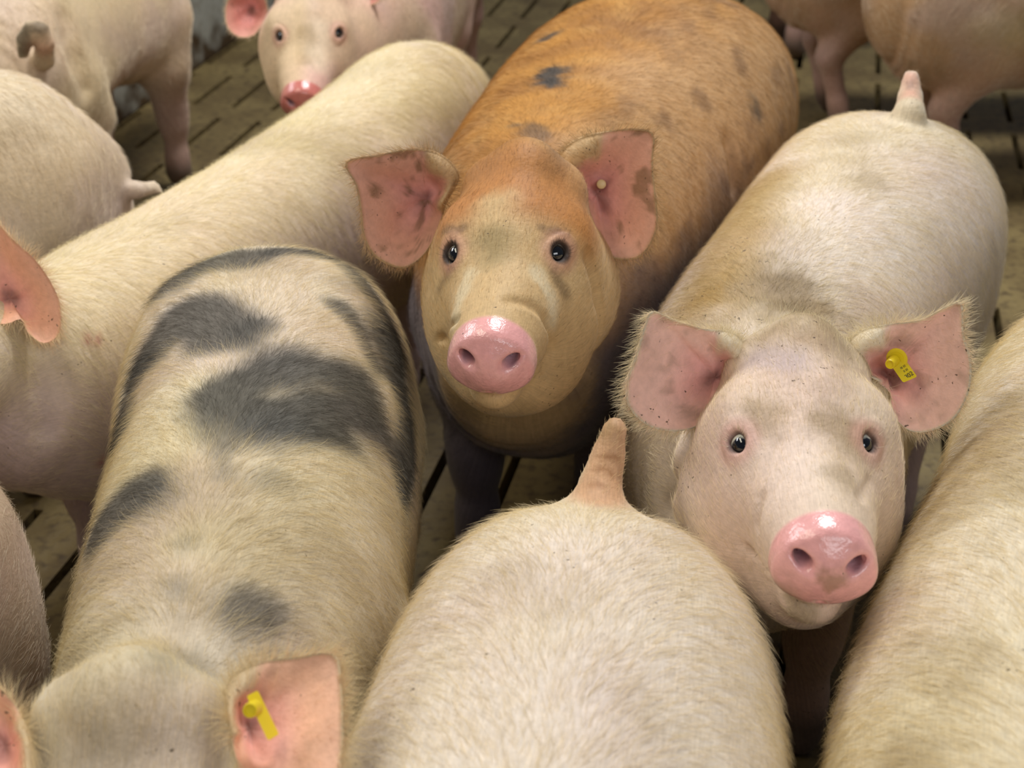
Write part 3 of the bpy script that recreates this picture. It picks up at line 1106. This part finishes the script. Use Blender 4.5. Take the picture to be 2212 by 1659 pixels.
bt = mesh_obj('ear_button', *(lambda c, n_, r: ([tuple(c)] + [tuple(c + r * q * (np.cos(k * math.pi / 10) * nrm(np.cross(n_, (0, 0, 1))) + np.sin(k * math.pi / 10) * np.cross(nrm(n_), nrm(np.cross(n_, (0, 0, 1))))) - n_ * dz) for q, dz in ((.8, .0), (1, .001), (1, .004)) for k in range(20)],
    [[0, 1 + k, 1 + (k + 1) % 20] for k in range(20)] + [[1 + 20 * a_ + k, 21 + 20 * a_ + k, 21 + 20 * a_ + (k + 1) % 20, 1 + 20 * a_ + (k + 1) % 20] for a_ in (0, 1) for k in range(20)]))(att(1299, 398, 1.694), nrm(C0 - att(1299, 398, 1.7)), .0058),
    mat_simple('ivory_button', lin(226, 196, 140), .4), p1)
bt.location = -np.array(p1.location)
bt['label'] = 'small ivory ear button'

# ---- pink pig with the yellow tag, facing the camera at the right
E2 = att(1734, 957, 1.33)
F2 = att(1785, 1200, 1.165) - att(1734, 957, 1.33)
st2 = [(.275, 1.29, .67, .12, .15, .18), (.305, 1.46, .70, .160, .20, .225), (.425, 1.70, .715, .178, .21, .23),
       (.54, 1.93, .715, .195, .21, .23), (.585, 2.04, .69, .178, .19, .22), (.61, 2.12, .61, .115, .12, .15)]


def paint2(ctx):
    V, q = ctx['V'], ctx['HL']
    col = base_hide(ctx, lin(234, 221, 204), lin(232, 198, 186), .3)
    col = mix(col, DIRT, blot(ctx, [(1600, 610), (1690, 640), (1760, 690)], .075, .9, .8, 40) * .75)
    col = mix(col, lin(230, 190, 172), sstep(-.12, .0, q[:, 0]) * (np.abs(q[:, 1]) < .2) * .4 * (.5 + fbm(V, 12, 77, 2)))
    ctx['gx'] = blot(ctx, [(1600, 610), (1690, 640), (1770, 690)], .09, .9, .6, 40) + .7 * blot(ctx, [(1640, 400), (1560, 560), (1510, 650)], .07, .9, .6, 30)
    col = mix(col, lin(108, 84, 40), blot(ctx, [(1690, 620), (1720, 650)], .035, .9, 1.2, 60) * .55)
    col = mix(col, lin(172, 134, 58), blot(ctx, [(1740, 280), (1650, 390), (1550, 570), (1510, 650)], .06, .9, .5, 18) * .75)
    col = mix(col, DIRT, blot(ctx, [(1850, 300)], .04, .9, .8) * .35 + blot(ctx, [(1870, 390)], .03, .9, .8) * .4)
    col = mix(col, DIRT, blot(ctx, [(1800, 920), (1840, 950)], .028, .9, 1, 60) * .55 + blot(ctx, [(1640, 890), (1670, 920)], .016, .9, 1, 60) * .4)
    col = mix(col, lin(186, 168, 170), blot(ctx, [(1640, 770), (1700, 785)], .022, .9, .6) * .6)
    col = mix(col, DIRT * .8, blot(ctx, [(1820, 1030), (1835, 1050)], .018, .9, 1, 60) * .45)
    col = mix(col, lin(214, 140, 118), blot(ctx, [(1968, 170), (1967, 200)], .022, .8, .5) * .6)
    col = mix(col, DUNG, blot(ctx, [(1966, 182)], .010, .9, 1.0, 90) * .5)
    col, wet = face_paint(ctx, col, lin(244, 176, 172))
    col = mix(col, DIRT * .8, blot(ctx, [(1790, 1240), (1800, 1262)], .010, .9, 1.2, 120) * .6)
    col = mix(col, lin(120, 105, 50), blot(ctx, [(1680, 1270), (1740, 1335)], .018, .9, 1, 60) * .5)
    return ear_paint(ctx, col, wet, lin(252, 206, 190), lin(234, 218, 190), .3)


ears2 = [traced_ear([(1622, 800), (1612, 745), (1580, 715), (1520, 710), (1455, 690), (1408, 672), (1390, 710), (1372, 770), (1352, 830), (1358, 880), (1400, 920), (1460, 932), (1510, 918), (1530, 880), (1570, 850)],
                    (1545, 815), 1.385, .20, .08, .030, root=(1618, 785), lip=.026),
         traced_ear([(1828, 790), (1832, 740), (1860, 712), (1920, 700), (1990, 690), (2040, 665), (2078, 655), (2082, 720), (2098, 780), (2092, 850), (2055, 910), (1990, 935), (1945, 918), (1925, 880), (1915, 840)],
                    (1918, 812), 1.385, -.20, .08, .030, root=(1830, 775), lip=.026)]
p2, c2 = build_pig('pig', 'pink pig looking at the camera with a yellow numbered tag in its ear', st2, (E2, F2, (.05, -.05, 1), 1.0),
                   legs_for(st2, spread=.10, fi=1, ri=3), ears2,
                   tail=([att(1964, 250, 2.05), att(1966, 212, 2.09), att(1968, 170, 2.10)], [.024, .0185, .0130]), eyes=[(1593, 956), (1876, 956)], voxel=.007, paint=paint2,
                   bulges=hams(st2, 3) + shoulders(st2, 1), fine=True, seed=5, creases=[([(1642, 1075), (1632, 1130), (1645, 1200)], .0022), ([(1880, 1040), (1860, 1075)], .002), ([(1478, 960), (1452, 1030), (1450, 1100)], .005)],
                   hair=62000, hair_len=.025, hair_col=lin(238, 220, 170),
                   eye_gaze=[(-.44, -.80, .20), (.34, -.82, .18)], iris=(.010, .009, .018))


def build_tag(pig, centre, along, across, out, lw, studs, marks=None):
    """plastic ear tag: plate with rounded corners, stud and button; centre / along / across / out are world vectors"""
    a, b, o = nrm(along), nrm(across), nrm(out)
    ln, wd = lw
    bm = bmesh.new()
    pts = []
    rr = .12 * wd
    for sx, sy, a0 in ((1, 1, 0), (-1, 1, 90), (-1, -1, 180), (1, -1, 270)):
        for k in range(5):
            an = math.radians(a0 + k * 22.5)
            pts.append((sx * (ln / 2 - rr) + rr * math.cos(an), sy * (wd / 2 - rr) + rr * math.sin(an)))
    lo = [bm.verts.new(centre + a * x + b * y - o * .0008) for x, y in pts]
    hi = [bm.verts.new(centre + a * x + b * y + o * .0008) for x, y in pts]
    bm.faces.new(hi); bm.faces.new(lo[::-1])
    for i in range(len(pts)):
        j = (i + 1) % len(pts)
        bm.faces.new((lo[i], lo[j], hi[j], hi[i]))
    for c, ax, r, h, taper in studs:
        ax = nrm(ax)
        t1 = nrm(np.cross(ax, a + .31 * o)); t2 = np.cross(ax, t1)
        prof = [(0, -h / 2), (r, -h / 2), (r * 1.04, -h * .42), (r * taper, h * .42), (r * taper * .92, h / 2), (r * taper * .72, h / 2), (r * taper * .66, h * .40), (0, h * .40)]
        rings = []
        for q, z in prof:
            rings.append([bm.verts.new(c + ax * z + (t1 * math.cos(2 * math.pi * k / 24) + t2 * math.sin(2 * math.pi * k / 24)) * q) for k in range(24)] if q else [bm.verts.new(c + ax * z)])
        for A, Bq in zip(rings[:-1], rings[1:]):
            for k in range(24):
                j = (k + 1) % 24
                if len(A) == 1: bm.faces.new((A[0], Bq[k], Bq[j]))
                elif len(Bq) == 1: bm.faces.new((A[k], A[j], Bq[0]))
                else: bm.faces.new((A[k], A[j], Bq[j], Bq[k]))
    bmesh.ops.recalc_face_normals(bm, faces=bm.faces)
    me = bpy.data.meshes.new('ear_tag')
    bm.to_mesh(me); bm.free()
    me.materials.append(TAG)
    t = bpy.data.objects.new('ear_tag', me)
    t['label'] = 'yellow plastic ear tag'
    COL.objects.link(t)
    t.parent = pig
    t.location = -np.array(pig.location)
    if marks:
        from mathutils import Matrix
        for body, off, size in marks:
            cu = bpy.data.curves.new('lettering', 'FONT')
            cu.body, cu.size, cu.align_x, cu.align_y, cu.extrude = body, size, 'CENTER', 'CENTER', .00008
            cu.materials.append(INK)
            tmp = bpy.data.objects.new('lettering', cu)
            COL.objects.link(tmp)
            dg = bpy.context.evaluated_depsgraph_get()
            tm = bpy.data.meshes.new_from_object(tmp.evaluated_get(dg))
            bpy.data.objects.remove(tmp)
            bpy.data.curves.remove(cu)
            tm.materials.clear(); tm.materials.append(INK)
            to = bpy.data.objects.new('lettering', tm)
            X, Y = b, -a
            if np.cross(X, Y) @ o < 0: X = -X
            M = Matrix(((X[0], Y[0], o[0], 0), (X[1], Y[1], o[1], 0), (X[2], Y[2], o[2], 0), (0, 0, 0, 1)))
            M.translation = Vector(centre + a * off + o * .0011)
            COL.objects.link(to)
            to.parent = t
            to.matrix_local = M
    return t


TZ = 1.378
build_tag(p2, att(1952, 800, TZ), att(1965, 820, TZ - .002) - att(1944, 790, TZ + .002), att(1982, 812, TZ) - att(1947, 827, TZ - .004), C0 - att(1952, 800, TZ),
          (.0225, .0165), [(att(1927, 783, TZ - .002), att(1915, 795, TZ - .02) - att(1940, 772, TZ + .006), .0056, .013, .9), (att(1937, 775, TZ + .004), att(1915, 795, TZ - .02) - att(1940, 772, TZ + .006), .0105, .0016, 1.0)],
          [('1802', .0070, .0064), ('III II III', .0012, .0034), ('II III III', -.0030, .0034)])

# ---- black-spotted pig, front left, facing the camera's feet
st3 = [(-.268, .90, .69, .125, .15, .19), (-.268, 1.06, .70, .153, .20, .23), (-.278, 1.28, .70, .169, .21, .23),
       (-.300, 1.47, .70, .179, .21, .24), (-.302, 1.58, .678, .155, .19, .23), (-.305, 1.675, .60, .10, .11, .15)]
E3 = np.array([-.285, .70, .60])
F3 = (.0, -.88, -.45)


def paint3(ctx):
    V, q = ctx['V'], ctx['HL']
    col = base_hide(ctx, lin(222, 209, 180), lin(216, 196, 178), .35)
    sl = lin(60, 57, 50)
    def spot(pix, r, m=.9, soft=.45, rough=.35, f=22, sd=0):
        nonlocal col
        col = mix(col, sl, blot(ctx, pix, r, soft, rough, f, sd) * m)
    spot([(385, 605), (440, 575), (520, 560)], .042, .85)
    spot([(600, 545), (720, 560), (790, 620), (850, 720)], .022, .85)
    spot([(330, 760), (380, 700), (440, 690), (480, 715)], .052, .88)
    spot([(520, 715), (550, 705)], .022, .6, .9, .6)
    spot([(300, 800), (275, 870), (258, 940)], .030, .9)
    spot([(470, 880), (560, 815), (680, 800), (770, 840), (790, 900), (710, 900), (600, 900), (520, 880)], .050, .92, .6, .5)
    spot([(500, 950), (600, 930)], .030, .6, .9, .6)
    spot([(840, 730), (850, 800), (875, 880), (885, 960), (865, 1020)], .042, .95, .5, .4)
    spot([(735, 665), (775, 710), (815, 790)], .020, .85, .8, .7)
    spot([(480, 980), (490, 1020)], .014, .5, .9, .8)
    spot([(575, 1030)], .022, .4, .9, .8)
    spot([(300, 1060), (250, 1110), (215, 1150)], .036, .88)
    spot([(340, 1075)], .03, .6, .8)
    spot([(400, 1170)], .014, .4, .9)
    spot([(520, 1310), (570, 1325)], .022, .75, .9, .5)
    spot([(385, 1270)], .014, .4, .9)
    spot([(350, 1425), (420, 1440)], .024, .35, .9)
    col, wet = face_paint(ctx, col)
    return ear_paint(ctx, col, wet, lin(232, 176, 142), lin(214, 188, 148), .15)


ears3 = [traced_ear([(500, 1462), (560, 1430), (640, 1420), (722, 1412), (738, 1470), (742, 1560), (738, 1650), (715, 1730), (650, 1775), (575, 1760), (530, 1700), (500, 1600), (485, 1520)],
                    (540, 1575), .975, -.10, -.30, .026, root=(485, 1540), lip=.016),
         traced_ear([(72, 1620), (50, 1550), (10, 1495), (-40, 1470), (-130, 1475), (-160, 1540), (-165, 1640), (-120, 1740), (-40, 1790), (30, 1760), (70, 1700)],
                    (10, 1610), .975, .10, -.30, .026, root=(72, 1610), lip=.016)]
p3, c3 = build_pig('pig', 'cream pig with black patches on its back and a yellow ear tag', st3, (E3, F3, (0, -.45, .88), 1.0),
                   legs_for(st3, spread=.10, fi=1, ri=3), ears3, voxel=.0075, paint=paint3,
                   bulges=hams(st3, 3) + shoulders(st3, 1), seed=7,
                   hair=60000, hair_len=.030, hair_col=lin(236, 214, 160))

TZ = .965
build_tag(p3, att(568, 1545, TZ), att(590, 1590, TZ - .004) - att(545, 1497, TZ + .004), att(585, 1535, TZ + .012) - att(550, 1555, TZ - .012), C0 - att(560, 1545, TZ) + np.array([-.3, 0, 0]),
          (.034, .0165), [(att(545, 1532, TZ - .004), att(530, 1542, TZ - .03) - att(556, 1528, TZ), .0058, .014, .9)])

# ---- pale pig seen from behind with its tail up, bottom centre
st4 = [(-.06, .16, .68, .13, .16, .20), (-.045, .34, .70, .160, .20, .23), (.005, .60, .715, .182, .21, .23),
       (.052, .87, .716, .181, .215, .24), (.064, .993, .686, .159, .195, .23), (.068, 1.09, .608, .102, .11, .15)]
E4, F4 = np.array([-.06, -.08, .62]), (0, -.9, -.4)
tb = att(1290, 1100, 1.275)


def paint4(ctx):
    V = ctx['V']
    col = base_hide(ctx, lin(232, 220, 200), lin(228, 202, 186), .35)
    col = mix(col, lin(200, 142, 96), blot(ctx, [(1300, 1050), (1330, 930)], .032, .5, .2) * .75)
    for pix in ([(1285, 1010), (1320, 1020)], [(1275, 1045), (1300, 1050)], [(1300, 985), (1335, 990)]):
        col = mix(col, lin(150, 100, 56), blot(ctx, pix, .004, .9, .6, 90) * .7)
    col = mix(col, DIRT, blot(ctx, [(1300, 920)], .016, .9, .8, 90) * .5)
    col = mix(col, DIRT, blot(ctx, [(1100, 1250), (1200, 1290)], .03, .9, 1.0, 40) * .25)
    col, wet = face_paint(ctx, col)
    return ear_paint(ctx, col, wet)


p4, c4 = build_pig('pig', 'pale pig seen from behind with its short tail standing up', st4, (E4, F4, (0, -.4, .9), 1.0),
                   legs_for(st4, spread=.10, fi=1, ri=3), plain_ears(E4, F4, (0, -.4, .9), 1.0), voxel=.0075, paint=paint4,
                   tail=([tb, att(1297, 1045, 1.285), att(1312, 990, 1.29), att(1328, 925, 1.29)], [.030, .0195, .0165, .0125]),
                   bulges=hams(st4, 3) + shoulders(st4, 1), seed=9, hair=60000, hair_len=.030, hair_col=lin(238, 216, 160))

# ---- pale pig at the right edge, back towards the middle
st5 = [(.345, .40, .70, .13, .16, .2), (.375, .58, .725, .17, .2, .23), (.46, .84, .735, .192, .21, .23),
       (.605, 1.12, .755, .184, .215, .24), (.683, 1.305, .748, .172, .19, .23), (.735, 1.42, .67, .105, .12, .16)]
E5, F5 = np.array([.35, .16, .62]), (-.1, -.9, -.4)


def paint5(ctx):
    V = ctx['V']
    col = base_hide(ctx, lin(228, 215, 188), lin(224, 200, 176), .5)
    col = mix(col, DIRT, blot(ctx, [(2050, 920), (2120, 990), (2190, 1020)], .07, .9, .9, 40) * .5)
    for pix in ([(1780, 1545)], [(1820, 1540)]):
        col = mix(col, DUNG, blot(ctx, pix, .0045, .6, .4, 200) * .9)
    col, wet = face_paint(ctx, col)
    return ear_paint(ctx, col, wet)


p5, c5 = build_pig('pig', 'dusty pale pig at the right edge under the tagged pig\'s chin', st5, (E5, F5, (-.05, -.4, .9), 1.0),
                   legs_for(st5, spread=.10, fi=1, ri=3), plain_ears(E5, F5, (-.05, -.4, .9), 1.0), voxel=.0075, paint=paint5,
                   bulges=hams(st5, 3) + shoulders(st5, 1), seed=11, hair=60000, hair_len=.032, hair_col=lin(236, 212, 152))

# ---- long white pig crossing behind the spotted one
st6 = [(-.665, 1.595, .622, .128, .16, .125), (-.575, 1.73, .612, .148, .20, .165), (-.445, 2.03, .603, .148, .20, .195),
       (-.290, 2.38, .615, .150, .205, .215), (-.190, 2.64, .632, .145, .195, .21), (-.125, 2.80, .56, .09, .12, .14)]
E6, F6 = np.array([-.775, 1.455, .625]), (-.75, -.62, -.25)


def paint6(ctx):
    V = ctx['V']
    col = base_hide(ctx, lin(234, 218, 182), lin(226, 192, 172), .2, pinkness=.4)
    sp, tan, sx, uy = ctx['sw']
    col = mix(col, lin(208, 184, 184), sstep(.58, .46, V[:, 2]) * .65)  # lower flank tinted lilac, its cool shade put into the hide colour
    for pix, r in (([(190, 725), (190, 738)], .006), ([(213, 730), (213, 740)], .006), ([(225, 995), (215, 1003)], .009)):
        col = mix(col, lin(178, 84, 78), blot(ctx, pix, r, .9, .5, 90) * .6)
    col, wet = face_paint(ctx, col)
    return ear_paint(ctx, col, wet, lin(232, 170, 138), lin(228, 176, 146), .15)


ears6 = [traced_ear([(-60, 500), (-20, 470), (30, 520), (75, 560), (110, 610), (130, 660), (128, 720), (95, 742), (62, 720), (45, 690), (10, 700), (-50, 690), (-90, 600)],
                    (22, 645), 1.70, .10, -.05, .03, .012)]
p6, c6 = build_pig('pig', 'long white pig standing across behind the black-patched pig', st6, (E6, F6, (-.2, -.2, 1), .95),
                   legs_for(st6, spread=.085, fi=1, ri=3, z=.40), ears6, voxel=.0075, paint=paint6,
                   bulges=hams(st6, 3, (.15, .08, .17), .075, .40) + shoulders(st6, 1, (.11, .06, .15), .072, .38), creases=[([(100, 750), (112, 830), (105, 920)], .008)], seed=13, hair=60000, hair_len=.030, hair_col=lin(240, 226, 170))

# ---- white rump at the left edge
st7 = [(-1.41, 1.66, .70, .12, .15, .19), (-1.27, 1.78, .72, .160, .2, .22), (-1.09, 1.955, .73, .172, .22, .23),
       (-.90, 2.12, .73, .172, .22, .24), (-.81, 2.19, .70, .153, .20, .23), (-.735, 2.25, .61, .09, .11, .15)]
E7, F7 = np.array([-1.54, 1.53, .60]), (-.72, -.55, -.4)


def paint7(ctx):
    col = base_hide(ctx, lin(232, 216, 198), lin(226, 190, 176), .35)
    col, wet = face_paint(ctx, col)
    return ear_paint(ctx, col, wet)


t7 = att(296, 410, 2.37)
p7, c7 = build_pig('pig', 'white pig at the left edge, rump lit, small tail hanging over the floor', st7, (E7, F7, (-.2, -.3, 1), .95),
                   legs_for(st7, spread=.095, fi=1, ri=3), plain_ears(E7, F7, (-.2, -.3, 1), .95), voxel=.0085, paint=paint7,
                   tail=([t7, att(315, 408, 2.385), att(332, 404, 2.40), att(348, 416, 2.40)], [.018, .012, .010, .005]),
                   bulges=hams(st7, 3) + shoulders(st7, 1), seed=15, hair=30000, hair_len=.022, hair_rad=.0002, hair_col=lin(240, 224, 190))

# ---- rump with a dirty curled tail, top left, walking away along the wall
st8 = [(-.965, 3.66, .66, .12, .15, .17), (-.98, 3.48, .69, .155, .2, .19), (-1.03, 3.20, .695, .160, .20, .15),
       (-1.07, 2.94, .695, .160, .21, .18), (-1.075, 2.83, .67, .145, .19, .21), (-1.075, 2.75, .59, .09, .11, .15)]
E8, F8 = np.array([-.91, 3.82, .58]), (.1, .9, -.4)


def paint8(ctx):
    col = base_hide(ctx, lin(228, 206, 168), lin(222, 180, 152), .25)
    col = mix(col, lin(86, 74, 56), blot(ctx, [(50, 115), (45, 80), (65, 55), (90, 58)], .018, .6, .9, 80) * .75)
    col = mix(col, lin(214, 150, 120), blot(ctx, [(92, 110)], .03, .9, .3) * .6)
    col, wet = face_paint(ctx, col)
    return ear_paint(ctx, col, wet)


p8, c8 = build_pig('pig', 'pale pig walking away along the wall with a dirty curled tail', st8, (E8, F8, (0, .4, 1), .95),
                   legs_for(st8, spread=.10, fi=1, ri=3), plain_ears(E8, F8, (0, .4, 1), .95), voxel=.0085, paint=paint8,
                   tail=([att(95, 128, 2.80), att(97, 92, 2.74), att(88, 66, 2.72), att(68, 62, 2.71), att(53, 85, 2.72), att(50, 116, 2.74)], [.022, .018, .016, .015, .015, .011]),
                   bulges=hams(st8, 3) + shoulders(st8, 1), creases=[([(140, 40), (150, 85), (166, 130), (188, 190)], .008)], seed=17, hair=24000, hair_len=.022, hair_rad=.00022)

# ---- pink face at the top, looking down at the camera
E10 = att(668, 76, 2.90)
F10 = att(655, 207, 2.80) - att(668, 76, 2.90)
st10 = [(-.405, 2.98, .66, .13, .15, .18), (-.345, 3.20, .69, .168, .2, .23), (-.31, 3.48, .70, .178, .21, .23),
        (-.28, 3.74, .70, .175, .21, .23), (-.27, 3.86, .68, .155, .19, .22), (-.27, 3.94, .60, .10, .11, .15)]


def paint10(ctx):
    V, q = ctx['V'], ctx['HL']
    col = base_hide(ctx, lin(226, 184, 168), lin(224, 166, 156), .2)
    f = sstep(-.1, 0, q[:, 0])
    col = mix(col, lin(222, 194, 150), f * sstep(.03, -.02, q[:, 1]) * .7)
    col = mix(col, lin(236, 214, 186), blot(ctx, [(690, 70), (690, 130)], .03, .9, .6) * .7)
    col = mix(col, DIRT, blot(ctx, [(665, 70), (662, 130)], .02, .9, 1, 50) * .4)
    col, wet = face_paint(ctx, col, lin(206, 120, 110))
    return ear_paint(ctx, col, wet, lin(206, 130, 116), lin(220, 190, 150), .2)


ears10 = [traced_ear([(578, 20), (560, -20), (520, -30), (492, 0), (486, 30), (492, 60), (515, 80), (545, 78), (565, 55)], (545, 20), 2.98, .3, .1, .03),
          traced_ear([(700, -5), (690, -40), (740, -60), (800, -50), (825, -10), (810, 8), (770, 18), (735, 24), (712, 14)], (745, -15), 2.98, -.3, .1, .03)]
p10, c10 = build_pig('pig', 'pink pig with a wet red snout peering over the long white pig\'s back', st10, (E10, F10, (.05, -.45, .9), 1.0),
                     legs_for(st10, spread=.10, fi=1, ri=3), ears10, eyes=[(604, 78), (733, 71)], voxel=.008, paint=paint10,
                     bulges=hams(st10, 3) + shoulders(st10, 1), fine=True, seed=19, hair=16000, hair_len=.016, hair_rad=.00022)

# ---- rump at the bottom-left edge
st14 = [(-1.38, .86, .69, .125, .15, .19), (-1.22, .94, .71, .155, .2, .22), (-.99, 1.05, .71, .160, .21, .23),
        (-.765, 1.135, .725, .160, .21, .25), (-.67, 1.155, .70, .145, .19, .27), (-.59, 1.165, .63, .095, .11, .24)]
E14, F14 = np.array([-1.53, .77, .60]), (-.85, -.45, -.4)


def paint14(ctx):
    col = base_hide(ctx, lin(204, 174, 154), lin(196, 160, 146), .3)
    col, wet = face_paint(ctx, col)
    return ear_paint(ctx, col, wet)


p14, c14 = build_pig('pig', 'pinkish pig at the lower left edge, only its shaded ham showing', st14, (E14, F14, (-.4, 0, .9), .95),
                     legs_for(st14, spread=.095, fi=1, ri=3), plain_ears(E14, F14, (-.4, 0, .9), .95), voxel=.0085, paint=paint14,
                     bulges=hams(st14, 3) + shoulders(st14, 1), seed=21, hair=36000, hair_len=.02)

# ---- far pigs at the top right and top middle
stA = [(1.98, 3.52, .68, .13, .15, .18), (1.80, 3.52, .70, .17, .2, .23), (1.50, 3.52, .71, .185, .21, .23),
       (1.16, 3.53, .71, .185, .21, .24), (1.04, 3.53, .69, .165, .19, .23), (.97, 3.53, .61, .10, .11, .15)]
EA, FA = np.array([2.18, 3.50, .58]), (.9, 0, -.4)
stB = [(1.90, 3.98, .66, .13, .15, .18), (1.72, 3.98, .69, .17, .2, .2), (1.32, 3.98, .70, .165, .21, .21),
       (.95, 3.98, .70, .16, .21, .21), (.83, 3.98, .68, .14, .19, .2), (.76, 3.98, .60, .085, .11, .15)]
EB, FB = np.array([2.08, 3.98, .56]), (.9, .1, -.4)
st11 = [(-.46, 5.02, .66, .13, .15, .18), (-.40, 4.86, .69, .16, .2, .22), (-.32, 4.60, .70, .17, .21, .23),
        (-.24, 4.33, .70, .17, .21, .23), (-.21, 4.24, .68, .15, .19, .22), (-.19, 4.17, .60, .09, .11, .15)]
E11, F11 = np.array([-.52, 5.20, .56]), (-.3, .9, -.4)
st12 = [(1.10, 4.75, .66, .13, .15, .18), (.94, 4.73, .69, .16, .2, .22), (.66, 4.70, .70, .17, .21, .23),
        (.36, 4.66, .70, .17, .21, .23), (.25, 4.65, .68, .15, .19, .22), (.18, 4.64, .60, .09, .11, .15)]
E12, F12 = np.array([1.28, 4.77, .56]), (.9, .1, -.4)


def paint_far(base, pink, dirt):
    def f(ctx):
        col = base_hide(ctx, base, pink, dirt)
        col, wet = face_paint(ctx, col)
        return ear_paint(ctx, col, wet)
    return f


FAR = [
    ('brownish pig at the upper right edge, flank and hind leg before its neighbour', stA, EA, FA, paint_far(lin(200, 160, 112), lin(196, 146, 116), .6), 23, 24000),
    ('pale pig farther back at the upper right, one leg bare on the slats', stB, EB, FB, paint_far(lin(204, 166, 124), lin(190, 140, 130), .3), 25, 14000),
    ('dark-shaded pig behind the red-snouted pig at the top edge', st11, E11, F11, paint_far(lin(176, 138, 116), lin(170, 124, 112), .4), 27, 6000),
    ('farthest pig, a dim hind leg behind the ginger pig\'s back', st12, E12, F12, paint_far(lin(170, 134, 118), lin(160, 118, 110), .4), 29, 6000),
]
for lab, st, E, F, pf, sd, hn in FAR:
    U_ = np.array([0, 0, 1.0]) + np.array([F[0], F[1], 0]) * .4
    build_pig('pig', lab, st, (E, F, U_, .95), legs_for(st, spread=.10, fi=1, ri=3), plain_ears(E, F, U_, .95), voxel=.009, paint=pf,
              bulges=hams(st, 3) + shoulders(st, 1), seed=sd, hair=hn, hair_len=.02, hair_rad=.00024)
